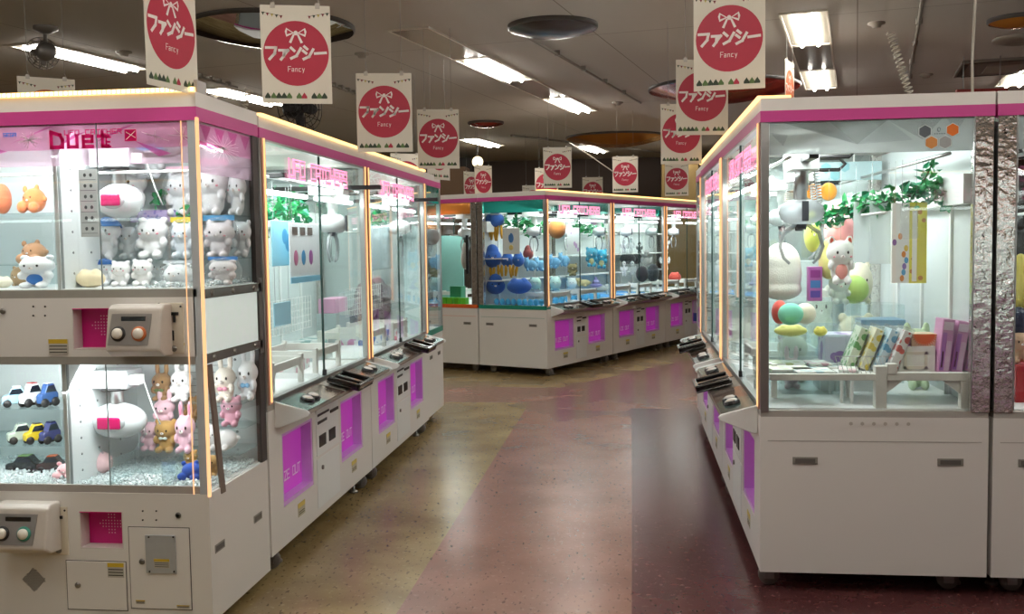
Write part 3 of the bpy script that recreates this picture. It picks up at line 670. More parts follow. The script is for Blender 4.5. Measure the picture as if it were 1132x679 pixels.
    # shelves
    for nm, z, ya, yb in (('s', 1.60, .38, y1 - .03), ('s', 1.425, .28, y1 - .03), ('s', .82, .38, y1 - .03), ('s', .715, .40, y1 - .03), ('s', .615, .34, y1 - .03)):
        MB().box(XD + .006 + (.30 if z < 1 else 0), DX1 - .013, ya, yb, z - .004, z).build('acrylic_shelf', ACRYL, t)
    for z in (.815, .66, 1.62, 1.41): MB().box(DX0 + .012, XD - .014, .26, y1 - .03, z - .004, z).build('acrylic_shelf', ACRYL, t)
    # claws
    def claw(u0, u1, v0, v1, yy, nm):
        p0 = onY(u0, v1, DY + yy); p1 = onY(u1, v0, DY + yy); cx, cz = (p0.x + p1.x) / 2, (p0.z + p1.z) / 2; a, b = (p1.x - p0.x) / 2, (p1.z - p0.z) / 2
        c = MB().ell((0, 0, 0), (a, .07, b), 28, 14).build('claw_unit', mat('claw_shell_white', 'cfd3d4', .25), t, loc=(cx, yy, cz))
        MB().ell((-.0, -.058, .0), (a * .52, .018, b * .50)).build('window_surround', mat('surround_silver', 'c5c9cb', .25, .3), c)
        MB().box(-a * .40, a * .40, -.084, -.070, -b * .33, b * .33).build('magenta_window', mat('window_magenta', 'b81f5c', .2), c, .006)
        for s in (-1, 1): MB().tube([(s * a * .9, 0, -.01), (s * a * 1.02, -.02, -.05), (s * a * .75, -.02, -.10), (s * a * .5, -.02, -.135)], [.007, .006, .005, .004]).build('claw_arm', ACRYL, c)
        MB().lathe([(.026, 0), (.026, .06), (.03, .062), (.03, .075), (0, .075)], (0, 0, b * .8), 18).build('lift_pipe', SILVER, c)
        MB().box(-.10, .07, -.05, .08, b * .8 + .075, b * .8 + .15).build('carriage', mat('carriage_grey', 'a9adaf', .35, .4), c, .004)
        MB().lathe([(0, 0), (.05, 0), (.05, .01), (0, .01)], (0, -.02, b * .8 + .068), 20).build('collar', DARK, c)
        MB().box(-.055, .11, -.03, .02, b * .8 + .09, b * .8 + .13).build('side_bracket', WHITE2, c, .003)
        MB().tube([(.10, .02, b * .8 + .12), (.14, .02, .05), (.17, .02, -.02)], .003, 6).build('cable', WHITE2, c)
        return c
    c = claw(108, 158, 202, 242, .26, 'u')
    m = MB(); pts = [onY(u, v, DY + .26) - Vector((0, DY, 0)) for u, v in ((150, 171), (190, 171), (198, 168), (200, 163), (197, 158), (188, 156), (150, 157))]
    m.tube(pts, .009, 8); m.build('cable_chain', DARK, t)
    claw(101, 161, 445, 484, .26, 'l')
    # price plate hanging inside the upper pane
    a = onY(90, 262, DY + .03); b = onY(107, 187, DY + .03)
    m = MB(); m.box(a.x, b.x, .028, .031, a.z, b.z, 0)
    for k in range(6):
        z = b.z - .018 - k * (b.z - a.z) / 6.3
        m.box(a.x + .006, b.x - .006, .0265, .028, z - .022, z - .0205, 1)
        for q in (-.012, .012): m.disc(((a.x + b.x) / 2 + q, .0268, z - .004), .006, .007, (1, 0, 0), (0, 0, 1), 1, 12)
    m.build('price_plate', [glassy('plate_grey', (.7, .7, .7), .6, .1, .9, (.75, .76, .75)), mat('plate_ink', '4f5254', .5)], t)
    # control pods, coin panels, recess liners, stickers
    def pod(u0, u1, v0, v1, nm, cap1, cap2, ring):
        a = onY(u0, v1, DY - .09); b = onY(u1, v0, DY - .09); w_ = b.x - a.x; h_ = b.z - a.z; x0 = a.x
        m = MB(); P4 = [(0, 0), (-.075, .005), (-.115, .03), (-.085, h_ * .93), (-.06, h_), (0, h_)]
        m.prism([(y_, a.z + z_) for y_, z_ in P4], x0, b.x, 'x')
        p = m.build('control_pod', mat('pod_beige', 'c9c1b8', .35), t, .008)
        n = Vector((0, -(h_ * .93 - .03), -.03 + 0)).normalized()
        def onface(fx, fz):   # point on the sloping face
            return Vector((x0 + w_ * fx, -.115 + .03 * fz - .002, a.z + .03 + (h_ * .93 - .03) * fz))
        nn = Vector((0, -1, .18)).normalized()
        q = [onface(fx, fz) + Vector((0, -.001, 0)) for fx, fz in ((.05, .12), (.78, .12), (.83, .88), (.10, .88))]
        MB().add([*q, *[v + Vector((0, .006, 0)) for v in q]], [(0, 1, 2, 3), (7, 6, 5, 4), (0, 4, 5, 1), (1, 5, 6, 2), (2, 6, 7, 3), (3, 7, 4, 0)]).build('control_plate', mat('pod_plate', 'a09b96', .3, .5), p)
        for fx, colr in ((.24, cap1), (.62, cap2)):
            c0 = onface(fx, .40)
            MB().lathe([(.0, .0), (.028, 0), (.028, .005), (.022, .008), (.0, .008)], c0, 24, 0, nn).build('button_ring', ring if fx > .5 else DARK, p)
            MB().lathe([(.02, .006), (.02, .014), (.015, .02), (0, .022)], c0, 24, 0, nn).build('push_button', colr, p)
        c0 = onface(.5, .76); MB().box(-w_ * .22, w_ * .22, -.004, .004, -.008, .008).build('display', BLACKG, p, loc=c0)
        return p
    wcap = mat('white_button', 'e6dfd2', .3)
    pod(120, 178, 337, 396, 'u', wcap, wcap, mat('ring_orange', 'c56a33', .4))
    pod(-8, 52, 560, 614, 'l', wcap, wcap, mat('ring_green', '3f8f7d', .4))
    MB().box(a.x * 0 + X(176, 365), X(179, 365) + .004, -.002, .0, Z(180, 392), Z(180, 335)).build('pod_gasket', DARK, t)
    def coinp(u0, u1, v0, v1):
        x0, x1_, z0, z1 = X(u0, v1), X(u1, v1), Z(u0, v1), Z(u0, v0)
        c = MB().box(x0, x1_, -.006, 0, z0, z1).build('coin_panel', CREAM, t, .002)
        m = MB(); w_ = x1_ - x0; h_ = z1 - z0
        m.box(x0 + w_ * .35, x0 + w_ * .42, -.009, -.005, z0 + h_ * .76, z0 + h_ * .92)
        m.box(x0 + w_ * .58, x0 + w_ * .66, -.012, -.005, z0 + h_ * .62, z0 + h_ * .82); m.box(x0 + w_ * .5, x0 + w_ * .8, -.012, -.005, z0 + h_ * .76, z0 + h_ * .82)
        m.box(x0 + w_ * .18, x0 + w_ * .58, -.009, -.005, z0 + h_ * .26, z0 + h_ * .46)
        for fx in (.1, .9):
            m.lathe([(0, .002), (.004, .002), (.004, 0)], (x0 + w_ * fx, -.006, z0 + h_ * .93), 10, 0, (0, -1, 0))
        m.build('coin_slot', DARK, c)
        MB().box(x0 + w_ * .05, x0 + w_ * .35, -.0075, -.005, z0 + h_ * .62, z0 + h_ * .72).build('price_sticker', YELST, c)
        MB().lathe([(0, .008), (.009, .008), (.012, 0)], (x0 + w_ * .55, -.006, z0 + h_ * .10), 16, 0, (0, -1, 0)).build('lock', STEEL, c)
    coinp(179, 205, 335, 391); coinp(53, 77, 560, 613)
    for k in ('lo', 'up'):
        a_, b_, c_, d_ = rec[k]
        m = MB(); e = .004
        m.box(a_, b_, .062, .068, c_, d_, 0)
        m.box(a_, a_ + e, .0, .062, c_, d_, 1); m.box(b_ - e, b_, 0, .062, c_, d_, 1); m.box(a_, b_, 0, .062, c_, c_ + e, 1); m.box(a_, b_, 0, .062, d_ - e, d_, 0)
        p = m.build('prize_outlet', [mat('outlet_magenta', 'd0187e', .35), mat('outlet_white', 'd8d0cc', .4)], t)
        m = MB(); cx, cz = (a_ + b_) / 2 + .01, (c_ + d_) / 2 + .01; s_ = .012
        for i in range(-4, 5):
            for j in range(-3, 4):
                if (abs(i) <= 1 and abs(j) <= 3) or abs(j) <= 0 or (abs(j) == 1 and abs(i) <= 3):
                    if abs(cx + i * s_ - (a_ + b_) / 2) < (b_ - a_) / 2 - .01: m.disc((cx + i * s_, .0605, cz + j * s_), .0028, .0028, (1, 0, 0), (0, 0, 1), 0, 10)
        m.build('perforation', mat('perforation_pale', 'f0b0d4', .4), p, recalc=False)
    def panel(u0, u1, v0, v1, nm, mt=WHITE, d=.004):
        return MB().box(X(u0, v1), X(u1, v1), -d, 0, Z(u0, v1), Z(u0, v0)).build(nm, mt, t, .0015)
    def gap(u0, u1, v0, v1):
        a_, b_, c_, d_ = X(u0, v1), X(u1, v1), Z(u0, v1), Z(u0, v0); g = .003; m = MB()
        for q in ((a_ - g, b_ + g, c_ - g, c_), (a_ - g, b_ + g, d_, d_ + g), (a_ - g, a_, c_, d_), (b_, b_ + g, c_, d_)): m.box(q[0], q[1], -.0015, 0, q[2], q[3])
        m.build('door_gap', mat('gap_dark', '4a4643', .6), t)
    d1 = panel(146, 212, 583, 672, 'service_door'); gap(146, 212, 583, 672)
    d2 = panel(76, 141, 620, 673, 'service_door'); gap(76, 141, 620, 673)
    panel(163, 196, 591, 633, 'cash_plate', mat('plate_satin', 'b4b8bb', .35, .4), .010)
    def lock(u, v):
        p = onY(u, v, DY - .004); MB().lathe([(0, .006), (.007, .006), (.011, .003), (.012, 0)], (p.x, -.004, p.z), 18, 0, (0, -1, 0)).build('lock', STEEL, t)
    for u, v in ((157, 621), (86, 647), (197, 570), (3, 344), (132, 0) if False else (197, 570)): lock(u, v)
    m = MB()
    for (u, v) in ((158, 565), (173, 565), (158, 575), (173, 575), (37, 339), (50, 339), (37, 349), (50, 349), (166, 593), (193, 593), (167, 631), (194, 631)):
        p = onY(u, v, DY); m.lathe([(0, .003), (.0035, .003), (.0035, 0)], (p.x, -.0105 if 160 < u and v > 590 else 0, p.z), 8, 0, (0, -1, 0))
    m.build('screws', DARK, t)
    def sticker(u0, u1, v0, v1):
        x0, x1_, z0, z1 = X(u0, v1), X(u1, v1), Z(u0, v1), Z(u0, v0)
        m = MB(); m.box(x0, x1_, -.0115, -.0098, z0, z1, 0) if 165 < u0 < 200 and v0 > 590 else m.box(x0, x1_, -.0052, 0, z0, z1, 0)
        y = -.0122 if 165 < u0 < 200 and v0 > 590 else -.0058
        m.box(x0, x1_, y, y + .001, z1 - (z1 - z0) * .28, z1, 1)
        for k in range(3): m.box(x0 + .003, x1_ - .003, y, y + .0005, z0 + (z1 - z0) * (.12 + k * .2), z0 + (z1 - z0) * (.19 + k * .2), 2)
        m.build('sticker', [mat('sticker_paper2', 'b9b5aa', .6), mat('sticker_yellow2', 'c9a92c', .5), mat('sticker_ink', '444038', .6)], t)
    for q in ((120, 138, 622, 638), (172, 189, 617, 627), (55, 76, 375, 392), (151, 161, 663, 667), (197, 211, 668, 671), (196, 205, 379, 390)): sticker(*q)
    # speaker grille
    m = MB(); c = onY(37, 641, DY)
    for i in range(-5, 6):
        for j in range(-8, 9):
            if abs(i) * 1.5 + abs(j) < 8.6: m.box(c.x + i * .0085 + (j % 2) * .004 - .0028, c.x + i * .0085 + (j % 2) * .004 + .0028, -.0012, 0, c.z + j * .0055 - .0016, c.z + j * .0055 + .0016)
    m.build('speaker_grille', DARK, t)
    # side seams and hand slots
    for u, v in ((243, 604), (285, 572)):
        p = onX(u, v, DX1); m = MB(); m.box(DX1 - .001, DX1 + .002, p.y - DY - .045, p.y - DY + .045, p.z - .016, p.z + .016, 0); m.box(DX1, DX1 + .003, p.y - DY - .038, p.y - DY + .038, p.z - .010, p.z + .010, 1)
        m.build('hand_slot', [mat('slot_frame', '8b8880', .5), mat('slot_inner', '5f5b56', .6)], t)
    for x in (DX0 + .1, DX1 - .1):
        for y in (.1, y1 - .1):
            m = MB(); m.lathe([(0, 0), (.03, 0), (.03, .01), (.01, .02), (.01, .042), (0, .042)], (x, y, 0), 16); m.build('levelling_foot', STEEL, t)
    for z, wt in ((1.925, 1.), (1.02, .8)):
        ld = bpy.data.lights.new('case_light', 'AREA'); ld.shape = 'RECTANGLE'; ld.size = 1.0; ld.size_y = .22; ld.energy = DUET_W * wt; ld.color = (.95, 1, 1)
        lo = bpy.data.objects.new('case_light', ld); COL.objects.link(lo); lo.parent = t; lo.location = ((DX0 + DX1) / 2 + .02, .11, z - .03); lo.rotation_euler.x = .72
    return t
duet()

# ------------------------------------------------------------------ ceiling fixtures
G = Vector((math.sin(GA), math.cos(GA), 0)); GX = Vector((G.y, -G.x, 0))
TR = mat('troffer_white', 'cfc8ba', .5)
def troffer(label, p, lit=True, group=None, name='ceiling_light'):
    t = thing(name, label, 'ceiling light' if lit else 'ceiling panel', (p.x, p.y, CZ), -GA, group)
    part('tr', 'frame', t, lambda m: (m.box(-.16, -.145, 0, 1.2, -.012, 0), m.box(.145, .16, 0, 1.2, -.012, 0), m.box(-.145, .145, 0, .015, -.012, 0), m.box(-.145, .145, 1.185, 1.2, -.012, 0)), [TR])
    if lit:
        part('tr', 'reflector', t, lambda m: m.box(-.145, .145, .015, 1.185, -.004, -.001), [mat('reflector_white', '8f897b', .4)])
        for x in (-.06, .06): part('tr', 'tube', t, lambda m: m.tube([(0, .05, -.022), (0, 1.15, -.022)], .014, 10), [TUBE]).location = (x, 0, 0)
    else:
        part('trb', 'cover', t, lambda m: m.box(-.145, .145, .015, 1.185, -.008, -.001), [mat('cover_satin', 'a9a49a', .25, .3)])
    return t
def on(p, k): return Vector((p[0], p[1], 0)) + G * k
A_ = (1.16, 7.0); B_ = (-1.56, 7.02); C_ = (-4.45, 7.0)
troffer('lit twin-tube ceiling light, the nearer of the two above the right row', on(A_, 0))
troffer('unlit ceiling panel between the two lit twin-tube lights above the right row', on(A_, 1.22), False, name='blank_ceiling_light')
troffer('lit twin-tube ceiling light, the farther of the two above the right row', on(A_, 2.44))
troffer('dark ceiling light panel at the near end of the middle strip, top centre', on(B_, 0), False, name='blank_ceiling_light')
troffer('lit ceiling light in the middle strip, the brighter one near the picture centre', on(B_, 1.22))
troffer('unlit panel between the two lit lights of the middle strip', on(B_, 2.44), False, name='blank_ceiling_light')
troffer('lit ceiling light at the far end of the middle strip', on(B_, 3.66))
troffer('long lit ceiling light above the two-storey cabinet, beside the grey fan', on(C_, 0))
troffer('lit ceiling light partly hidden behind the banner above the left row', on((-4.0, 9.25), 0))
troffer('far lit ceiling light seen left of the island banners', on((-2.35, 14.4), 0))
troffer('far lit ceiling light right behind the gold ceiling disc', on((-.75, 15.9), 0))
troffer('far lit ceiling light between the island and right row banners', on((.7, 15.3), 0))
for k, (x, y) in enumerate(((-4.9, 4.4), (-2.1, 4.4), (.55, 4.4), (3.6, 9.6), (3.2, 4.6), (-5.6, 1.2), (-2.7, 1.2), (0, .8), (2.6, .8), (-6.5, 10.5), (-5.2, 14.5), (3.0, 14), (-3.2, -1.8), (1.0, -1.8), (1.7, 2.2), (-2.2, 2.2), (-.2, 2.4))):  # added for ambient light; the last three brighten the nearest machine fronts
    if y < 4.4 or abs(x) > 2.4: troffer('lit twin-tube ceiling light added over the rest of the hall', on((x, y), 0), group='ceiling lights over the rest of the hall')

def disc_mirror(label, u, v, r, col, metal=.9, p=None):
    p = p or onZ(u, v, CZ)
    t = thing('ceiling_disc', label, 'ceiling disc', (p.x, p.y, CZ))
    MB().lathe([(0, -.035 - r * .16), (r * .3, -.035 - r * .145), (r * .6, -.035 - r * .09), (r - .03, -.035), (r - .012, -.030)], n=48).build('face', col, t)
    MB().lathe([(r - .012, -.030), (r, -.022), (r, 0)], n=48).build('rim', mat('disc_rim_' + label[:6], '3a342f', .4), t)
disc_mirror('large round mirror disc on the ceiling above the left row', 300, 30, .58, mat('disc_mirror_clear', 'c9cfd4', .03, 1., var=0))
disc_mirror('dark smoky round disc on the ceiling at top centre', 611, 28, .32, mat('disc_dark', '262129', .22, .2, var=0))
disc_mirror('small red round disc on the ceiling above the island', 537, 135, .23, mat('disc_red', '8a2a24', .15, .2, var=0))
disc_mirror('large gold round disc on the far ceiling above the island', 682, 151, .75, mat('disc_gold', 'b8742a', .15, .3, var=0))
disc_mirror('large red round disc on the ceiling behind the banners of the right row', 800, 96, .75, mat('disc_red2', '8e2622', .15, .2, var=0))
disc_mirror('small gold round disc on the ceiling at the top right corner', 1125, 20, .20, mat('disc_gold2', 'c0802a', .12, .3, var=0))
# rails and conduits
def rail(label, a, b, r=.012, name='ceiling_conduit', cat='conduit', colr='8b857c'):
    a, b = onZ(*a, CZ - .03), onZ(*b, CZ - .03); m = MB(); m.tube([a, b], r, 8)
    for k in range(1, 5): p = a.lerp(b, k / 5); m.box(p.x - .02, p.x + .02, p.y - .02, p.y + .02, CZ - .04, CZ)
    tag(m.build(name, mat('conduit_' + colr, colr, .4, .5)), label, cat)
rail('long metal conduit running from the dark disc towards the island', (582, 40), (708, 114))
rail('metal conduit crossing the ceiling above the right claw machine', (1021, -6), (1003, 100))
rail('thin conduit on the far ceiling beneath the gold disc', (565, 150), (735, 169), .014)
rail('thin conduit on the ceiling left of the large mirror disc', (210, 82), (262, 97), .012)
rail('short conduit on the ceiling behind the left row banners', (362, 92), (398, 106), .012)
def cord(label, pts, r, name='ceiling_cable', colr='cfc9bd', cat='cable'):
    tag(MB().tube(pts, r, 6).build(name, mat('cord_' + colr, colr, .5)), label, cat)
p = onX(1076, 97, 1.0); Yc = 5.2
a, b = onY(1077, -30, Yc), onY(1076, 97, Yc); a.z = CZ; b.z = 2.036
cord('white cable hanging from the ceiling onto the hexagon-stickered machine', [a, a.lerp(b, .3) + Vector((.008, 0, 0)), a.lerp(b, .7) - Vector((.006, 0, 0)), b], .006)
a, b = onY(984, 36, 6.6), onY(1007, 108, 6.6); b = Vector((b.x, b.y, max(b.z, 2.04)))
cord('white coiled cord dropping behind the right claw machine', coil(a, b, .022, 16, 8), .005)
cord('small white coiled cord behind the header of the two-storey cabinet', coil(onY(275, 98, 5.4), onY(269, 124, 5.4), .016, 7, 8), .004)
cord('thin white string slanting behind the island banners', [onY(630, 158, 11.4), onY(655, 174, 11.4), onY(681, 192, 11.4)], .006)
# small round detectors
for lab, u, v in (('small round sprinkler beside the conduit above the right row', 969, 25), ('small round detector beyond the coiled cord', 1024, 82), ('small round detector left of the middle light strip', 400, 59),
                  ('small round detector near the end of the long conduit', 683, 113), ('round dark ceiling speaker next to the long light at the left', 137, 57), ('small sprinkler on the ceiling above the left row header', 236, 105)):
    p = onZ(u, v, CZ); t = MB().lathe([(.06, 0), (.06, -.012), (.035, -.02), (.030, -.035), (0, -.035)], (p.x, p.y, CZ), 20, 0).build('ceiling_detector', mat('detector_grey', '8c8478', .5)); tag(t, lab, 'detector')
# air conditioner cassette and slot at the right
p = onZ(1115, 72, CZ); t = thing('air_conditioner', 'grey ceiling air conditioner cassette at the right edge', 'air conditioner', (p.x, p.y, CZ), -GA)
MB().box(-.42, .42, -.42, .42, -.025, 0).build('cassette', mat('cassette_grey', '77716a', .5), t, .005)
for q in ((-.36, .36, -.40, -.36), (-.36, .36, .36, .40), (-.40, -.36, -.34, .34), (.36, .40, -.34, .34)): MB().box(*q, -.028, -.024).build('air_slot', DARK, t)
MB().box(-.2, .2, -.2, .2, -.035, -.025).build('intake_grille', mat('grille_grey', '9a948b', .5), t, .003)
p = onZ(1128, 42, CZ); tag(MB().lathe([(.20, 0), (.20, -.02), (.12, -.04), (.11, -.02), (0, -.02)], (p.x, p.y, CZ), 28).build('round_diffuser', mat('detector_grey', '8c8478', .5)), 'round grey air diffuser on the ceiling at the right edge', 'air diffuser')
# fans
def fan(label, u, v, Y, r, dark, aim, name='ceiling_fan_unit'):
    c = onY(u, v, Y); t = thing(name, label, 'fan', c, aim); mt = mat('fan_' + dark, dark, .4, .5)
    MB().lathe([(0, -.06), (.05, -.05), (.065, .0), (.055, .07), (0, .09)], (0, 0.02, 0), 20, 0, (0, 1, 0)).build('motor', mt, t)
    m = MB()
    for k in range(5): q = r * (k + 1) / 5; m.tube([(q * math.cos(a * PI / 12), -.09 + .05 * (q / r) ** 2, q * math.sin(a * PI / 12)) for a in range(24)], .003, 5, 0, True)
    for k in range(14): a = PI * 2 * k / 14; m.tube([(.03 * math.cos(a), -.09, .03 * math.sin(a)), (r * math.cos(a), -.04, r * math.sin(a)), (.06 * math.cos(a), .03, .06 * math.sin(a))], .0025, 5)
    m.build('cage', mt, t)
    for k in range(4):
        M = Matrix.Rotation(k * PI / 2, 3, 'Y') @ Matrix.Rotation(.5, 3, 'X')
        MB().ell((0, 0, 0), (r * .22, .006, r * .36), 12, 8).build('blade', mt, t, loc=M @ Vector((0, 0, r * .5))).rotation_euler = Matrix.Rotation(k * PI / 2, 3, 'Y').to_euler()
    MB().tube([(0, .03, .04), (0, .05, .2), (0, .05, CZ - c.z)], .014).build('stem', mt, t)
    MB().lathe([(.08, CZ - c.z), (.08, CZ - c.z - .02), (.02, CZ - c.z - .05), (0, CZ - c.z - .05)], (0, .05, 0), 20).build('ceiling_mount', mt, t)
fan('small grey caged fan hanging from the ceiling at the top left', 49, 58, 6.55, .11, '77736f', -2.3)
fan('black caged fan hanging behind the left row, below a red circle banner', 328, 120, 6.4, .17, '1f1d1d', .9)

# ------------------------------------------------------------------ hanging banners
BW, BH = .297, .42
def banner_mesh(circle=RED, kana=KANA, key='b'):
    m = MB(); y = -.0015
    m.box(-BW / 2, BW / 2, -.0012, .0012, -BH, 0, 0)
    m.disc((0, y, -.205), .139, .139, (1, 0, 0), (0, 0, 1), 1, 48)
    y = -.0020
    cw = .049; T = 5 * cw * 1.06
    for i, g in enumerate(kana): m.strokes(g, (-T / 2 + i * cw * 1.06, y, -.232), (1, 0, 0), (0, 0, 1), cw, .060, .0115, 2)
    text(m, 'Fancy', (-.036, y, -.282), (1, 0, 0), (0, 0, 1), .021, .011, .0024, 2, .35)
    # bow
    for s in (-1, 1):
        m.poly([(s * .006, y, -.118), (s * .040, y, -.096), (s * .046, y, -.112), (s * .040, y, -.134)][::s], 2)
        m.poly([(s * .004, y, -.124), (s * .012, y, -.122), (s * .030, y, -.158), (s * .020, y, -.162)][::s], 2)
        m.poly([(s * .014, y - .0004, -.117), (s * .036, y - .0004, -.104), (s * .038, y - .0004, -.124)][::s], 1)
    m.disc((0, y - .0005, -.118), .009, .010, (1, 0, 0), (0, 0, 1), 2, 16)
    # bunting in both top corners
    for s in (-1, 1):
        m.strokes([[(0, 0), (1, -1)]], (s * .142, y, -.030 - 0), (-s, 0, 0), (0, 0, 1), .085, .0 + .016, .0016, 3)
        for k in range(5):
            x = s * (.136 - k * .019); z = -.030 - .0036 * (k * 1.0) - .002
            z = -.030 - k * .0034
            m.poly([(x + .0065, y, z), (x - .0065, y, z), (x, y, z - .014)], 3 + (k % 3))
    # row of little leaves
    for k, x in enumerate((-.125, -.100, -.078, -.056, -.034, .008, .030, .072, .094, .116)):
        c = (3, 6, 3, 3, 6, 6, 1, 3, 6, 3)[k]; r = .0115
        m.poly([(x - r, y, -.398), (x - r * 1.05, y, -.390), (x, y, -.372), (x + r * 1.05, y, -.390), (x + r, y, -.398)], c)
    return m.mesh('sheet', [PAPER, circle, mat('banner_white', 'e6ddd8', .5), mat('banner_dark_green', '2c3a26', .5), mat('banner_wine', '7a1f2c', .5), mat('banner_straw', 'b9a552', .5), mat('banner_leaf_green', '55703a', .5)])
BM = banner_mesh(); BO = banner_mesh(mat('banner_orange', 'c9652f', .5))
def banner(label, corners, d, yaw=0., me=None, roll=0.):
    """u, v of the top centre, distance along the view axis, turn about the vertical"""
    c = atD(corners[0], corners[1], d)
    face = math.atan2(-(c.x), c.y)        # towards the camera position's line of sight
    t = thing('hanging_banner', label, 'banner', c, face + yaw); t.rotation_euler.y = roll
    o = link('sheet', me or BM, t)
    for x in (-.095, .095):
        part('clip', 'clip', t, lambda m: (m.box(-.010, .010, -.005, .005, -.012, .010), m.tube([(0, 0, .010), (.006, 0, .018), (0, 0, .026)], .0015, 5)), [mat('clip_clear', 'b9b3a8', .2)]).location = (x, 0, 0)
        MB().tube([(x, 0, .02), (x, 0, CZ - c.z)], .0012, 5).build('hanging_line', TRANSB, t)
    return t
# d = view depth; the sheets are all of one size
banner('sharply angled round-logo banner at the top left, cut by the top edge', (187, -32), 3.55, .95)
banner('large red circle banner above the start of the left row', (326, 6), 4.3, -.05, roll=-.0)
banner('red circle banner over the far end of the first left row machine', (424, 81), 5.35, -.05)
banner('red circle banner over the far half of the left row, lower than its left neighbour', (484, 121), 7.1, .0)
banner('orange circle banner mostly hidden behind the two-storey cabinet header', (51, 86), 5.6, .1, BO)
banner('strongly angled small banner sticking out behind the end of the left row', (484, 142), 8.2, .9)
banner('small banner showing only a corner between two left row banners', (449, 170), 9.0, .3)
banner('narrow red circle banner at the left end of the island', (534, 183), 12.5, .75)
banner('banner sliver behind the narrow one at the left end of the island', (521, 190), 13.5, .8)
banner('red circle banner hanging right at the front corner of the island', (616, 163), 10.4, .1)
banner('partly covered banner just behind the island corner banner', (604, 186), 12.2, .3)
banner('banner low behind the island header, only its top showing', (589, 205), 14.0, .0)
banner('low banner between the corner banner and its right neighbour over the island', (655, 196), 14.5, .1)
banner('red circle banner above the seam of the first two island machines', (691, 173), 11.7, .0)
banner('red circle banner over the far end of the island, under larger ones', (748, 180), 12.7, .05)
banner('third banner of the right row, partly behind the two nearer ones', (753, 115), 7.0, .3)
banner('second banner of the right row, half covered by the nearest one', (776, 66), 5.6, .25)
banner('nearest and largest banner of the right row, at the top edge', (806, -12), 4.2, -.05)
banner('edge-on orange-red banner beside the nearest right row banner', (873, 68), 7.6, 1.35, BO)
p = atD(1085, 101, 8.5); o = MB().box(-.21, .21, -.02, .02, -.25, .02).build('red_sign', mat('sign_dark_red', '8c2a26', .5), None, .004, loc=p); tag(o, 'dark red sign board hanging behind the header at the far right', 'sign')
for x in (-.15, .15): MB().tube([(x, 0, .02), (x, 0, CZ - p.z)], .003, 6).build('hanging_line', TRANSB, o)
# ------------------------------------------------------------------ far end of the hall
def fbox(name, lab, cat, u0, u1, v0, v1, Y, dep, mt):
    a, b = onY(u0, v1, Y), onY(u1, v0, Y); return tag(MB().box(a.x, b.x, Y, Y + dep, max(a.z, 0), b.z).build(name, mt, None, .01), lab, cat)
fbox('brown_partition', 'brown wooden partition at the back behind the island', 'partition', 487, 514, 184, 260, 16.2, .5, mat('partition_brown', '5b422b', .6, var=.2, scale=3))
fbox('beige_pillar', 'ochre beige pillar at the back, right of the island banners', 'pillar', 733, 772, 178, 330, 16.5, .7, mat('pillar_ochre', '8d7546', .7))
fbox('dark_cabinet', 'tall dark cabinet at the back beside a glowing globe lamp', 'cabinet', 497, 521, 174, 260, 17.0, .4, mat('cabinet_dark', '1c1714', .5))
p = atD(528, 179, 15.5); t = thing('globe_lamp', 'small glowing globe lamp at the back of the hall', 'lamp', p)
MB().ell((0, 0, 0), .085, 20, 12).build('globe', emis('globe_light', (1, .80, .45), 2.6), t)
MB().tube([(0, 0, .08), (0, 0, CZ - p.z)], .012).build('stem', DARK, t)

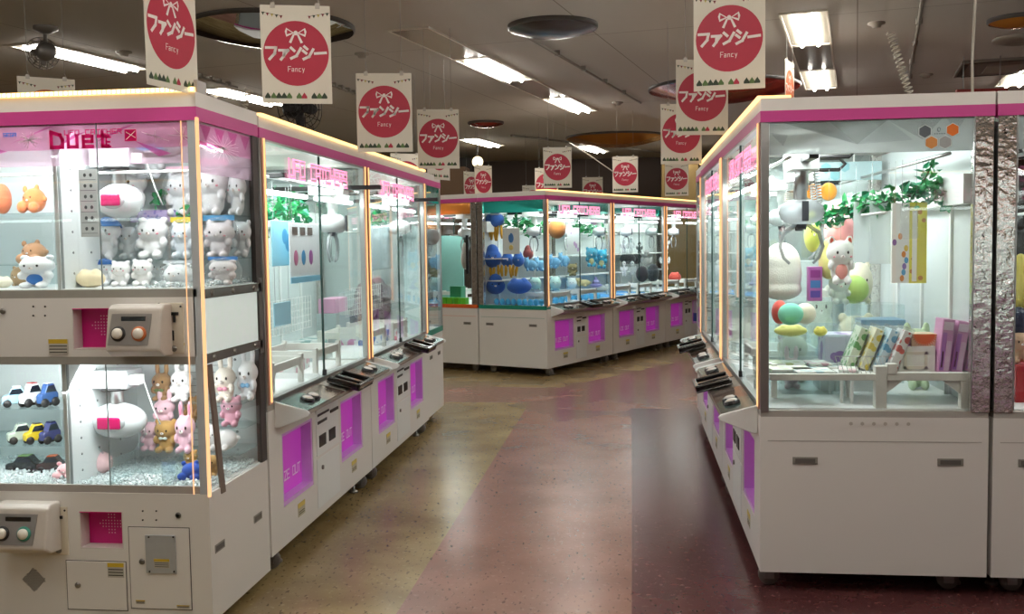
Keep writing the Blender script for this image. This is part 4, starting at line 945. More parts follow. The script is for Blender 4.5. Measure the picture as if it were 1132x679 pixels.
# ------------------------------------------------------------------ soft toys
def soft(name, col): return mat('plush_' + col, col, .9, sheen=.25, var=.05, scale=40, bump=.25)
SHAPES = {
 'bear': (.78, [((0, .02, .28), (.25, .22, .28)), ((0, -.02, .68), (.36, .29, .28)), ((-.26, 0, .92), .09), ((.26, 0, .92), .09), ((-.28, -.10, .38), (.09, .12, .13)), ((.28, -.10, .38), (.09, .12, .13)), ((-.17, -.20, .09), (.11, .17, .10)), ((.17, -.20, .09), (.11, .17, .10))], (.13, -.295, .68), .60),
 'rabbit': (.60, [((0, .02, .22), (.20, .18, .22)), ((0, -.02, .50), (.28, .23, .21)), ((-.13, .02, .83), (.075, .05, .18)), ((.13, .02, .83), (.075, .05, .18)), ((-.21, -.10, .28), (.07, .09, .10)), ((.21, -.10, .28), (.07, .09, .10)), ((-.13, -.16, .06), (.09, .13, .07)), ((.13, -.16, .06), (.09, .13, .07))], (.12, -.235, .50), .43),
 'cat': (.80, [((0, .02, .28), (.26, .22, .28)), ((0, -.02, .66), (.39, .29, .27)), ((-.24, 0, .90), (.10, .06, .13)), ((.24, 0, .90), (.10, .06, .13)), ((-.28, -.12, .40), (.08, .11, .11)), ((.28, -.12, .40), (.08, .11, .11)), ((-.16, -.20, .08), (.10, .15, .09)), ((.16, -.20, .08), (.10, .15, .09))], (.14, -.30, .67), .58),
 'ball': (1.0, [((0, 0, .48), (.48, .44, .48)), ((-.28, -.10, .05), (.12, .14, .07)), ((.28, -.10, .05), (.12, .14, .07)), ((-.30, 0, .90), .10), ((.30, 0, .90), .10)], (.15, -.44, .55), .45),
 'orb': (1.0, [((0, 0, .5), (.5, .46, .5)), ((0, 0, .45), (.49, .47, .42))], (.15, -.44, .55), .45),
 'dome': (.66, [((0, 0, .45), (.33, .28, .45)), ((0, 0, .62), (.31, .27, .38)), ((0, 0, .2), (.33, .28, .2))], (.1, -.27, .55), .45),
 'egg': (.86, [((0, 0, .40), (.42, .40, .40)), ((0, 0, .62), (.30, .28, .38))], (.14, -.385, .50), .42),
 'lying': (1.75, [((.10, 0, .40), (.62, .34, .38)), ((-.50, -.04, .55), (.38, .34, .40)), ((-.42, -.3, .12), (.14, .2, .12)), ((.2, -.3, .12), (.16, .2, .12)), ((-.70, .02, .88), .12), ((-.34, .02, .92), .12), ((.72, .05, .45), .10)], None, .5),
 'pig': (1.3, [((.06, .02, .46), (.50, .42, .42)), ((-.30, -.30, .22), (.22, .2, .21)), ((.26, -.32, .20), (.22, .2, .19)), ((-.35, .0, .84), (.11, .07, .13)), ((.22, .0, .88), (.11, .07, .13)), ((.58, 0, .5), .1)], (.16, -.40, .55), .45),
 'figure': (.72, [((0, 0, .44), (.19, .14, .22)), ((0, 0, .82), (.17, .15, .17)), ((-.26, 0, .52), (.08, .07, .16)), ((.26, 0, .52), (.08, .07, .16)), ((-.2, -.02, .40), (.11, .07, .06)), ((.2, -.02, .40), (.11, .07, .06)), ((-.11, 0, .15), (.09, .10, .16)), ((.11, 0, .15), (.09, .10, .16))], (.06, -.145, .84), .76),
 'loaf': (1.6, [((0, 0, .46), (.80, .5, .46)), ((-.3, 0, .62), (.30, .36, .36)), ((.3, 0, .62), (.30, .36, .36))], None, .5),
 'cone': (1.1, [((0, 0, .2), (.54, .46, .2)), ((0, 0, .45), (.34, .30, .30)), ((0, 0, .75), (.16, .15, .25))], (.13, -.30, .42), .35),
}
KNAME = {'orb': 'round_plush', 'dome': 'dome_plush', 'bear': 'plush_bear', 'rabbit': 'plush_rabbit', 'cat': 'plush_cat', 'ball': 'round_plush', 'egg': 'plush_egg', 'lying': 'plush_dog', 'pig': 'plush_pig', 'figure': 'plush_doll', 'loaf': 'plush_bread', 'cone': 'plush_cone'}
RM = {}
def shape_mesh(kind):
    if kind in RM: return RM[kind]
    m = MB()
    for c, r in SHAPES[kind][1]: m.ell(c, r, 20, 14)
    me = m.mesh(kind, [])
    o = bpy.data.objects.new('tmp', me); COL.objects.link(o)
    a = o.modifiers.new('r', 'REMESH'); a.mode = 'VOXEL'; a.voxel_size = .026; a.use_smooth_shade = True
    b = o.modifiers.new('s', 'SMOOTH'); b.factor = .6; b.iterations = 5
    dg = bpy.context.evaluated_depsgraph_get(); dg.update()
    r = bpy.data.meshes.new_from_object(o.evaluated_get(dg)); r.name = 'plush_' + kind
    bpy.data.objects.remove(o); RM[kind] = r; return r
SM = {}
def body_mesh(kind, col):
    if (kind, col) not in SM:
        r = shape_mesh(kind).copy(); r.materials.clear(); r.materials.append(soft('p', col)); r.polygons.foreach_set('use_smooth', [True] * len(r.polygons)); SM[(kind, col)] = r
    return SM[(kind, col)]
EYE = mat('plush_eye', '1c1618', .15); MOU = mat('plush_mouth', '5a3436', .7); CHK = mat('plush_cheek', 'e79aa6', .8)
def toy(label, c, w, h, kind, col, rz=0, cap=None, cheek=False, face=True, belly=None, bag=None, ribbon=None, tilt=0, name=None, group=None, cat='plush toy', ear=None):
    """c = centre of its base"""
    if kind == 'ball' and not face: kind = 'orb'
    W0, _, ey, mz = SHAPES[kind]
    o = link(name or KNAME[kind], body_mesh(kind, col)); o.location = c; o.rotation_euler = (0, tilt, rz); sx = w / W0; o.scale = (sx, (sx + h) / 2, h)
    tag(o, label, cat, group)
    if face and ey:
        for s in (-1, 1): part((kind, s), 'eye', o, lambda m: m.ell((s * ey[0], ey[1] + .012, ey[2]), (.028, .016, .034), 10, 8), [EYE])
        part(kind, 'muzzle', o, lambda m: (m.ell((0, ey[1] - .006, mz), (.055, .03, .038), 12, 8), m.ell((0, ey[1] - .034, mz + .018), (.018, .012, .012), 8, 6, 1)), [soft('p', 'f2e9e4'), MOU])
        if cheek:
            for s in (-1, 1): part((kind, s), 'cheek', o, lambda m: m.ell((s * ey[0] * 1.6, ey[1] + .035, mz), (.035, .012, .022), 10, 6), [CHK])
    if kind == 'lying':
        for s in (-1, 1): part((kind, s), 'eye', o, lambda m: m.ell((-.50 + s * .12, -.365, .62), (.03, .02, .035), 10, 8), [EYE])
        part(kind, 'nose', o, lambda m: m.ell((-.50, -.385, .52), (.035, .02, .025), 10, 8), [MOU])
    if cap:
        hz = ey[2]; r = {'bear': (.37, .30), 'cat': (.40, .30), 'rabbit': (.29, .24), 'ball': (.49, .45), 'egg': (.36, .34)}[kind]
        def cp(m):
            n = 24; k = 8; vs = []; top = {'bear': .30, 'cat': .29, 'rabbit': .23, 'ball': .44, 'egg': .44}[kind]
            for i in range(k + 1):
                t = PI / 2 * i / k
                for j in range(n):
                    a = 2 * PI * j / n; vs.append((r[0] * 1.03 * math.cos(t) * math.cos(a), -.02 * 0 + r[1] * 1.05 * math.cos(t) * math.sin(a), hz + .09 + .0 + (top - .07) * math.sin(t) + .04 * (math.sin(a) > 0) * -1 * math.cos(t)))
            m.add(vs, [(i * n + j, i * n + (j + 1) % n, (i + 1) * n + (j + 1) % n, (i + 1) * n + j) for i in range(k) for j in range(n)], 0, True)
        part((kind, cap), 'cap', o, cp, [soft('p', cap)])
    if belly: part((kind, belly), 'belly_patch', o, lambda m: m.ell((0, -.14, .27), (.17, .10, .17), 14, 10), [soft('p', belly)])
    if ear:
        q = SHAPES[kind][1][2:4]
        for s, (cc, rr) in zip((-1, 1), q):
            rr = rr if isinstance(rr, tuple) else (rr,) * 3
            part((kind, s, ear), 'inner_ear', o, lambda m: m.ell((cc[0], cc[1] - rr[1] * .75, cc[2]), (rr[0] * .55, rr[1] * .4, rr[2] * .65), 10, 8), [soft('p', ear)])
    if ribbon: part((kind, ribbon), 'ribbon', o, lambda m: (m.ell((-.07, ey[1] * .85, mz - .15), (.07, .03, .045), 10, 6), m.ell((.07, ey[1] * .85, mz - .15), (.07, .03, .045), 10, 6), m.ell((0, ey[1] * .9, mz - .15), .03, 8, 6)), [mat('ribbon_' + ribbon, ribbon, .4)])
    if bag:
        def bg(m):
            n, k = 26, 16; vs = []
            for i in range(k + 1):
                t = PI * i / k
                for j in range(n):
                    a = 2 * PI * j / n; p = Vector((math.sin(t) * math.cos(a), math.sin(t) * math.sin(a), -math.cos(t))); q = 1 + .10 * noise.noise(p * 3.1) + .05 * noise.noise(p * 9)
                    vs.append((p.x * (W0 / 2 + .10) * q, p.y * .38 * q, .52 + p.z * .56 * q))
            m.add(vs, [(i * n + j, i * n + (j + 1) % n, (i + 1) * n + (j + 1) % n, (i + 1) * n + j) for i in range(k) for j in range(n)], 0, True)
        part((kind, 'bag'), 'plastic_bag', o, bg, [FILM])
        part((kind, bag), 'header_card', o, lambda m: m.box(-W0 / 2, W0 / 2, -.03, -.01, .98, 1.12), [mat('card_' + bag, bag, .4)])
    return o
def TY(label, u, v, w, h, Y, kind, col, z=None, **k):
    """soft toy seen at picture place u, v (centre), w x h px, standing at depth plane Y"""
    p = onY(u, v + h / 2, Y); s = (p - CAMP).dot(F_) / FPX; b = onY(u, v, Y).x
    zz = p.z if z is None else z; hh = h * s if z is None else max(.03, onY(u, v - h / 2, Y).z - z)
    return toy(label, (b, Y, zz), w * s, hh, kind, col, **k)

D3, D2, D1 = 3.97, 3.90, 3.72
# upper storey, right-hand bay
TY('white plush bear with blue cap at the left shelf edge beside the price plate', 85, 212, 26, 46, 4.0, 'bear', 'eceef0', z=1.60, cap='3f8fd6', cheek=True)
TY('large white plush bear standing behind the upper claw', 143, 210, 44, 52, 4.03, 'bear', 'f1f2f2', z=1.60, cheek=True)
TY('white plush bear with a blue cap high behind the black cable chain', 167, 178, 36, 40, 4.03, 'bear', 'eef1f4', z=1.76, cap='5aa5e0', cheek=True)
TY('white bagged plush bear directly left of the lit corner column, top shelf', 200, 213, 32, 46, 4.03, 'bear', 'f0f0f2', z=1.60, bag='f2c6d8', cheek=True)
TY('white bagged plush cat with a pink header card behind the side pane', 235, 205, 38, 46, 4.03, 'cat', 'f2f0f0', z=1.60, bag='e58fb4', cheek=True)
TY('white plush cat with blue cap on the middle shelf, right of the price plate', 118, 262, 34, 46, 3.92, 'cat', 'f0f2f4', z=1.425, cap='2f7fd0', cheek=True)
TY('plain white plush bear in the centre of the middle shelf under the lilac card', 170, 262, 38, 44, 3.90, 'bear', 'f4f4f4', z=1.425, cheek=True)
TY('smaller white plush bear leaning behind the central one on the middle shelf', 144, 267, 26, 36, 3.98, 'bear', 'e8eaec', z=1.425)
TY('bagged plush bear with yellow and blue header card left of the lit column', 203, 266, 28, 42, 3.90, 'bear', 'dfe6ee', z=1.425, bag='d9c23c', cheek=True)
TY('bagged pink-faced plush cat with blue header card behind the side pane, middle shelf', 243, 264, 36, 42, 3.95, 'cat', 'efe6e8', z=1.425, bag='5f9fd0', cheek=True)
TY('white plush cat face at the left of the bottom row, top storey', 79, 304, 24, 30, 3.95, 'cat', 'eceeee', z=1.318, cheek=True)
TY('cream bread-shaped plush with a brown patch lying in front, bottom row', 100, 307, 34, 20, 3.70, 'loaf', 'ecdcb4', z=1.318)
TY('white plush cat with dark blue cap in the bottom row', 116, 301, 22, 32, 3.88, 'cat', 'eef0f2', z=1.318, cap='2868b8', cheek=True)
TY('white plush bear sitting third from the left of the bottom row', 134, 303, 24, 30, 3.80, 'bear', 'f2f2f2', z=1.318, cheek=True)
TY('white plush bear sitting below the central middle-shelf bear', 158, 302, 26, 32, 3.82, 'bear', 'f2f2f0', z=1.318, cheek=True)
TY('bagged white round plush at the bottom row end, left of the lit column', 198, 304, 36, 26, 3.78, 'ball', 'e9ecee', z=1.318, bag='cfd8de')
TY('bagged plush bear with blue trim behind the side pane, bottom right', 247, 303, 34, 32, 3.85, 'bear', 'ece6e6', z=1.318, bag='4f86c6', cheek=True)
a, b = onY(145, 246, 3.99), onY(195, 232, 3.99)
o = MB().box(a.x, b.x, 3.985, 3.988, a.z, b.z).build('lilac_card', spots('lilac_print', 'b9a6cf', '8f7fc0', 60, .35), None); tag(o, 'lilac printed card standing behind the middle shelf toys', 'card')
# upper storey, left-hand bay
TY('orange striped plush lying on the upper left shelf', 36, 216, 32, 24, 3.90, 'pig', 'e98a52', z=1.62, belly='f0e0d0')
TY('white and orange plush cut by the left edge, upper shelf', 2, 217, 18, 28, 3.90, 'ball', 'e8825a', z=1.62, face=False)
TY('brown plush with a red bow lying on the lower left shelf', 36, 277, 36, 24, 3.92, 'pig', 'b98a66', z=1.41, ribbon='d0453f')
TY('big white plush bear with blue mouth in front at the left', 42, 303, 44, 42, 3.72, 'bear', 'f0f2f2', z=1.318, ear='c9d2da', belly='2f6fb8')
TY('brown round plush behind the big white bear at the left', 22, 308, 20, 28, 3.95, 'ball', 'b08f6a', z=1.318)
TY('cream plush corner at the far left of the top storey floor', 4, 313, 20, 16, 3.75, 'loaf', 'e9e2cc', z=1.318)
TY('small bluish plush egg right of the big white bear', 71, 307, 13, 22, 3.66, 'egg', '8fb0c4', z=1.318)
# lower storey, right-hand bay
TY('brown plush rabbit at the left of the top row, lower storey', 179, 420, 24, 40, 4.02, 'rabbit', 'a07c56', z=.82, ribbon='6f7f52')
TY('white plush rabbit with large dark eyes in the top row, lower storey', 201, 418, 26, 44, 4.0, 'rabbit', 'eeeaea', z=.82)
TY('cream plush rabbit behind the side pane with a pink collar', 249, 414, 26, 46, 4.0, 'rabbit', 'efe6da', z=.82, ribbon='e59ab0')
TY('white plush rabbit with a light blue ribbon at the far right, lower storey', 274, 404, 24, 44, 4.05, 'rabbit', 'f0f2f4', z=.82, ribbon='7fb4dc')
TY('pale pink plush rabbit in the middle row next to the lower claw', 182, 449, 26, 38, 3.99, 'rabbit', 'e8c0cc', z=.715)
TY('brown plush bear half hidden in the middle row', 212, 452, 18, 30, 4.05, 'bear', 'b0875a', z=.715)
TY('rosy pink plush bear behind the side pane, middle row', 256, 453, 26, 32, 4.0, 'bear', 'dfa6b8', z=.715)
TY('tan plush bear at the front of the third row, lower storey', 184, 479, 28, 32, 3.93, 'bear', 'b08a50', z=.615, ribbon='cfd6cf')
TY('pink plush rabbit beside the tan bear, third row', 205, 468, 24, 50, 3.93, 'rabbit', 'e9bccb', z=.615, ear='d98aa4')
TY('pink plush bear left of the tan bear, partly hidden by the claw', 166, 481, 22, 32, 3.96, 'bear', 'ecc6d0', z=.615)
TY('white plush dog lying behind the side pane, third row', 247, 482, 40, 28, 3.98, 'lying', 'ece9e8', z=.615, )
TY('pink plush pig peeking out by the dividing wall', 91, 468, 20, 34, 4.0, 'bear', 'efbfc6', z=.66, ear='e6a0ac')
TY('pink plush pig lying on the beads at the front, lower storey', 75, 524, 36, 28, 3.74, 'pig', 'efb9bd', z=.545, ear='e69aa4')
TY('pale pink ball-shaped plush on the beads near the chute', 110, 514, 30, 30, 3.82, 'ball', 'f0c9cc', z=.545, face=False)
TY('deep blue galaxy-patterned plush on the beads at the right', 212, 521, 34, 24, 3.74, 'pig', '2450b0', z=.545, face=False)
TY('tan plush bear lying behind the blue plush', 211, 508, 18, 22, 3.92, 'bear', 'b98f52', z=.545)
TY('tan plush bear lying right of the blue plush', 234, 514, 22, 24, 3.80, 'bear', 'bd955a', z=.545)
# clear beads on the lower floor and upper floor edge
def beads(lab, x0, x1, y0, y1, z, n, seed):
    random.seed(seed); m = MB()
    for _ in range(n):
        x, y = random.uniform(x0, x1), random.uniform(y0, y1); r = random.uniform(.005, .010); q = z + r * .8 + random.random() * .018 * (.5 + .5 * noise.noise(Vector((x * 9, y * 9, 0))))
        R3 = Matrix.Rotation(random.uniform(0, 6), 3, (random.random(), random.random(), random.random() + .1))
        vs = [Vector((x, y, q)) + R3 @ (Vector(d) * r) for d in ((1, 0, 0), (-1, 0, 0), (0, 1, 0), (0, -1, 0), (0, 0, 1), (0, 0, -1))]
        m.add(vs, [(0, 2, 4), (2, 1, 4), (1, 3, 4), (3, 0, 4), (2, 0, 5), (1, 2, 5), (3, 1, 5), (0, 3, 5)], 0)
    o = m.build('clear_beads', mat('clear_bead', 'dfe9ea', .08, spec=.8, alpha=.75, var=.1), None, recalc=False); tag(o, lab, 'beads', kind='stuff')
beads('clear plastic beads covering the lower storey floor, right bay', -2.17, -1.62, 3.575, 4.11, .538, 2600, 1)
beads('clear plastic beads covering the lower storey floor, left bay', -2.80, -2.22, 3.575, 4.11, .538, 1900, 2)
beads('clear beads along the upper storey floor behind the side pane', -1.85, -1.62, 3.60, 4.11, 1.317, 500, 3)
# little chute box of clear acrylic in the lower bay
a, b = onY(125, 543, 3.62), onY(183, 543, 3.62)
t = thing('acrylic_chute_guard', 'clear acrylic guard around the drop chute on the lower storey floor', 'chute guard', ((a.x + b.x) / 2, 3.60, .54)); wx = (b.x - a.x) / 2
for q in ((-wx, -wx + .003, 0, .20), (wx - .003, wx, 0, .20)): MB().box(q[0], q[1], q[2], q[3], 0, .11).build('guard_wall', ACRYL, t)
MB().box(-wx, wx, .197, .20, 0, .11).build('guard_wall', ACRYL, t); MB().box(-wx + .01, wx - .01, .02, .19, .001, .006).build('chute_mouth', mat('chute_mouth_grey', '6f7778', .4), t)
# toy cars in the lower left bay
def car(label, u, v, w, h, Y, z, col, roof, rz=0):
    p = onY(u, v, Y); s = (p - CAMP).dot(F_) / FPX; Lc, Hc = w * s, h * s
    t = thing('toy_car', label, 'toy car', (p.x, Y, z), rz); wd = Lc * .42
    c = MB().prism([(-.5 * Lc, .18 * Hc), (-.5 * Lc, .5 * Hc), (-.42 * Lc, .58 * Hc), (-.24 * Lc, .62 * Hc), (-.10 * Lc, .98 * Hc), (.26 * Lc, Hc), (.42 * Lc, .64 * Hc), (.5 * Lc, .56 * Hc), (.5 * Lc, .18 * Hc)], -wd / 2, wd / 2, 'y').build('car_body', mat('car_' + col, col, .25, coat=.5), t, .004)
    MB().prism([(-.22 * Lc, .64 * Hc), (-.10 * Lc, .90 * Hc), (.24 * Lc, .92 * Hc), (.37 * Lc, .64 * Hc)], -wd / 2 - .001, wd / 2 + .001, 'y').build('window_glass', mat('car_glass', '1b232c', .1), t)
    MB().box(-.08 * Lc, .24 * Lc, -wd * .4, wd * .4, Hc, Hc * 1.03).build('roof_panel', mat('car_' + roof, roof, .3), t)
    for x in (-.3 * Lc, .3 * Lc):
        for y in (-wd / 2, wd / 2): MB().lathe([(0, -.006), (.17 * Hc, -.006), (.2 * Hc, 0), (.17 * Hc, .006), (0, .006)], (x, y, .2 * Hc), 16, 0, (0, 1, 0)).build('wheel', DARK, t)
for q in (('white toy car with light blue front on the top car shelf, leftmost', 16, 432, 26, 22, 3.86, .815, '9cc4dc', 'e8ecee', .6), ('white toy car with red badge on the top car shelf', 34, 430, 24, 26, 3.86, .815, 'e4e8ea', 'b53a34', 1.2),
          ('navy and white toy car at the right of the top car shelf', 52, 430, 22, 26, 3.86, .815, '2a4f86', 'dfe4e8', 1.2), ('pale silver toy car on the middle car shelf, leftmost', 22, 478, 26, 22, 3.86, .66, 'b9c4b4', '7d8a86', .8),
          ('yellow toy car on the middle car shelf', 39, 478, 24, 22, 3.86, .66, 'dcbc2c', '3a3a34', .9), ('dark indigo toy car on the middle car shelf, rightmost', 55, 476, 22, 24, 3.86, .66, '33386a', '22264a', 1.2),
          ('black toy car with green stripe on the floor of the car bay', 26, 514, 34, 18, 3.86, .54, '23282a', '6f9a4a', .1), ('dark toy car with orange base at the right of the car bay floor', 56, 513, 28, 18, 3.86, .54, '3a2a28', 'd9622a', .2)): car(*q)

# ------------------------------------------------------------------ prizes in the right machine, seen through its side pane
def obox(name, label, cat, c, size, col, rz=0, rx=0, ry=0, m=None, parts=None, group=None, lean=None):
    t = MB().box(-size[0] / 2, size[0] / 2, -size[1] / 2, size[1] / 2, 0, size[2]).build(name, m or mat('box_' + col, col, .35), None, .003)
    t.location = c; t.rotation_euler = (rx, ry, rz); tag(t, label, cat, group)
    if parts:
        for (fx0, fx1, fz0, fz1, cc) in parts:
            MB().box(-size[0] / 2 + size[0] * fx0, -size[0] / 2 + size[0] * fx1, -size[1] / 2 - .0012, -size[1] / 2, size[2] * fz0, size[2] * fz1).build('printed_panel', cc if not isinstance(cc, str) else mat('print_' + cc, cc, .4), t)
    return t
DZ = .772
def sz(Y): return Y / FPX / F_.y * 1.0
TY('very large cream round plush at the front left of the right machine', 864, 302, 44, 68, 4.98, 'dome', 'dcdcd2', z=1.17, face=False)
obox('white_platform', 'tall clear acrylic riser under the large cream plush', 'platform', (.86, 5.05, DZ), (.44, .34, .398), 'e6e8e6', m=ACRYL)
TY('mint green round plush on the front pile of the right machine', 874, 350, 28, 30, 4.72, 'ball', '7fd0b8', z=1.07, face=False)
TY('red round plush at the left of the front pile', 862, 345, 18, 26, 4.78, 'ball', 'd8574c', z=1.07, face=False)
TY('cream round plush at the right of the front pile', 890, 348, 24, 26, 4.76, 'ball', 'ece6d0', z=1.07, face=False)
TY('yellow-green low plush under the front pile', 874, 366, 36, 15, 4.60, 'loaf', 'd9dd84', z=1.03, )
TY('small yellow plush right of the yellow-green one', 907, 366, 15, 11, 4.60, 'loaf', 'e3d96a', z=1.03)
obox('white_platform', 'middle clear riser carrying the front pile of balls', 'platform', (.79, 4.76, DZ), (.32, .16, .298), 'eceeec', m=ACRYL)
obox('low_platform', 'lowest clear riser under the yellow-green plush', 'platform', (.82, 4.61, DZ), (.30, .12, .258), 'eceeec', m=ACRYL)
obox('purple_box', 'tall purple picture box with round windows, right of the large cream plush', 'box', (.875, 4.93, 1.17), (.066, .05, .165), 'b06aa8', parts=[(.15, .85, .1, .3, '5c4a9a'), (.15, .85, .38, .6, '4a78b4'), (.15, .85, .68, .9, '8f3a86')])
def hung(lab, u, v, w, h, Y, kind, col, **k):
    o = TY(lab, u, v, w, h, Y, kind, col, **k)
    top = onY(u, v - h / 2, Y); MB().tube([(0, 0, .96), (0, 0, (1.80 - o.location.z) / o.scale.z)], .006, 5).build('hanging_string', TRANSB, o); return o
hung('yellow-green spotted plush hanging left of the coiled hose', 898, 256, 18, 46, 4.95, 'egg', 'd8de6a', face=True)
o = hung('pink hanging plush with one large round eye', 928, 250, 34, 54, 5.10, 'egg', 'e49a9c', face=False)
MB().ell((-.14, -.36, .62), (.17, .08, .17), 16, 10).build('eye_white', soft('p', 'f2eeee'), o); MB().ell((-.14, -.43, .62), (.09, .04, .10), 14, 8).build('pupil', EYE, o)
hung('long yellow plush hanging below the pink one', 916, 286, 22, 46, 4.95, 'egg', 'e2dc8c', face=False)
hung('white spotted plush with red inner ears hanging in the middle', 929, 288, 32, 52, 4.80, 'cat', 'efecea', ear='d8604a', belly='e89a94', cheek=True)
hung('orange round plush at the top behind the ivy, left one', 900, 212, 20, 18, 5.5, 'ball', 'f09a2c', face=False)
hung('orange round plush at the top behind the ivy, right one', 916, 212, 18, 20, 5.45, 'ball', 'f0a234', face=False)
TY('cream plush bear head resting above the green cushion', 950, 303, 30, 30, 5.06, 'ball', 'e9e2cf', z=1.15)
TY('light green round cushion plush under the cream bear', 944, 321, 32, 34, 5.0, 'ball', 'b9d87c', z=1.15, face=False)
TY('mint white small plush left of the green cushion', 928, 322, 26, 38, 4.97, 'bear', 'dfeee2', z=1.15)
obox('grey_platform', 'clear stand under the green cushion and cream bear', 'platform', (1.19, 5.02, DZ), (.20, .22, .378), 'd5dad8', m=ACRYL)
# flat packs lying on the deck
random.seed(11)
for i, (lab, u, v, w, col) in enumerate((('flat bagged pack with green print lying nearest the front glass', 872, 397, 44, 'cfd8b4'), ('flat bagged pack with brown and green print behind it', 868, 380, 40, 'a8b07c'), ('flat pink and grey pack right of the stacked packs', 903, 379, 24, 'c9a0ac'),
          ('flat bagged pack with pale blue print next to the white rail', 898, 402, 40, 'b4ccd0'), ('flat white pack with pink corner beside the tilted row', 938, 405, 20, 'dcc0c4'))):
    Y = (4.42, 4.62, 4.62, 4.34, 4.40)[i]; p = onZ(u, v, DZ + .10); p = onY(u, v, Y)
    obox('flat_pack', lab, 'prize pack', (p.x, Y, .90), (w * Y / FPX, .15, .012), col, rz=(.08, -.1, .1, .05, -.2)[i], m=spots('pack_' + col, 'e4e8e2', col, 22, .42))
obox('clear_tray', 'white slatted tray that holds the flat packs', 'tray', (.74, 4.47, DZ + .11), (.38, .36, .012), 'dfe6e6', m=ACRYL)
for x_, y_ in ((.56, 4.31), (.92, 4.31), (.56, 4.63), (.92, 4.63)):
    MB().box(x_ - .74 - .006, x_ - .74 + .006, y_ - 4.47 - .006, y_ - 4.47 + .006, -.11, 0).build('tray_leg', WHITE2, COL.objects[-1] if False else bpy.data.objects['clear_tray'])
# tilted row of bagged cards
for i, (lab, u, col, c2) in enumerate((('leaning bagged pack with green pattern, first of the tilted row', 941, 'd8e4cc', '5fa05a'), ('leaning bagged pack with yellow pattern, second of the tilted row', 957, 'ece8c8', 'e0c22c'), ('leaning bagged pack in light blue, third of the tilted row', 973, 'c4dce6', '4fa0c8'), ('leaning bagged pack in white with red figures, last of the tilted row', 987, 'eeeae6', 'c8483c'))):
    Y = 4.36; a = onY(u - 8, 401 - (3 - i) * 5, Y + (3 - i) * .05)
    p = obox('bagged_pack', lab, 'prize pack', (a.x + .01, a.y, .905), (.035, .12, .185), col, ry=.38, m=spots('packc_' + c2, col, c2, 26, .4))
    MB().box(-.021, .021, -.063, .063, -.002, .20).build('plastic_sleeve', FILM, p)
# clear rack below them with white basket and violet packs
t = thing('prize_rack', 'clear and white rack carrying the tilted packs and the basket', 'rack', (1.12, 4.45, DZ))
MB().box(-.25, .27, -.14, .14, .118, .126).build('rack_shelf', WHITE2, t)
for x in (-.24, .26):
    for y in (-.13, .13): MB().box(x - .006, x + .006, y - .006, y + .006, 0, .118).build('rack_leg', WHITE2, t)
m = MB()
for k in range(14): m.tube([(-.25 + k * .018, -.142, .126), (-.25 + k * .018 - .02, -.146, .20)], .0014, 5)
m.tube([(-.27, -.146, .20), (-.0, -.146, .20)], .002, 5); m.build('rack_fence', SILVER, t)
a, b = onY(990, 414, 4.33), onY(1034, 383, 4.33)
t = thing('white_basket', 'white plastic basket with a square frame in front', 'basket', ((a.x + b.x) / 2, 4.41, .899)); wx = (b.x - a.x) / 2; hh = b.z - .899
m = MB(); m.box(-wx, wx, -.08, -.075, 0, hh); m.box(-wx, wx, .075, .08, 0, hh); m.box(-wx, -wx + .004, -.075, .075, 0, hh); m.box(wx - .004, wx, -.075, .075, 0, hh); m.box(-wx, wx, -.08, .08, 0, .004); m.build('basket_body', mat('basket_white', 'e6e6dc', .5), t)
m = MB(); e = .012
for q in ((-wx * .6, wx * .6, hh * .15, hh * .15 + e), (-wx * .6, wx * .6, hh * .8 - e, hh * .8), (-wx * .6, -wx * .6 + e, hh * .15, hh * .8), (wx * .6 - e, wx * .6, hh * .15, hh * .8)): m.box(q[0], q[1], -.084, -.08, q[2], q[3])
m.build('front_frame', mat('basket_cream', 'ded8c4', .5), t)
p = onY(1018, 382, 4.42)
def sun(m):
    s = .055; pts = [(math.cos(a_) * s * (1 if k % 2 else .72), math.sin(a_) * s * (1 if k % 2 else .72)) for k in range(33) for a_ in (PI + PI * k / 32,)]
    m.poly([(x, -.0555, .155 + z) for x, z in pts], 0)
o = obox('cream_box', 'cream cardboard box with an orange sun print standing in the basket', 'box', (p.x, 4.42, .904), (.105, .10, .135 + .02), 'e0c49c')
m = MB(); sun(m); m.build('orange_sun_print', mat('print_orange', 'd8702c', .5), o, recalc=False, loc=(0, .004, 0))
o = obox('violet_pack', 'violet pack with a dark red blot beside the cream box', 'prize pack', (onY(999, 380, 4.40).x, 4.40, .904), (.050, .04, .15), 'a67cc8', m=spots('violet_blot', 'b79ad6', '8a2f5c', 18, .4))
for i, (lab, u) in enumerate((('pink and violet boxed pack, first of the three right of the basket', 1041), ('pink and violet boxed pack, middle of the three right of the basket', 1055), ('pink and violet boxed pack, last of the three by the mirrored post', 1070))):
    a = onY(u, 412, 4.36 + i * .02)
    o = obox('pink_pack', lab, 'prize pack', (a.x - .01, a.y, .902), (.048, .11, .225 - .01 * i), 'd8a0c8', ry=.10 + .05 * i, parts=[(.1, .45, .05, .75, 'b982c4'), (.5, .9, .05, .6, 'e2c0d6'), (.1, .9, .8, .95, 'ecd8e6'), (.2, .35, .1, .4, '7c5a30')])
obox('folded_towels', 'stack of violet and white bagged towels behind the tilted packs', 'prize pack', (onY(935, 376, 4.75).x, 4.75, .90), (.22, .16, .13), 'cfc0e0', m=spots('towel_print', 'ddd6ea', '9a6fb8', 14, .45))
obox('low_bench', 'white bench under the violet towels', 'platform', (onY(935, 376, 4.75).x, 4.75, DZ), (.26, .2, .127), 'e6e9e8')
obox('blue_magazine_pack', 'blue and dark flat packs stacked in the middle of the right machine', 'prize pack', (onY(962, 343, 5.1).x + .10, 5.35, 1.02), (.22, .2, .03), '6f94b4')
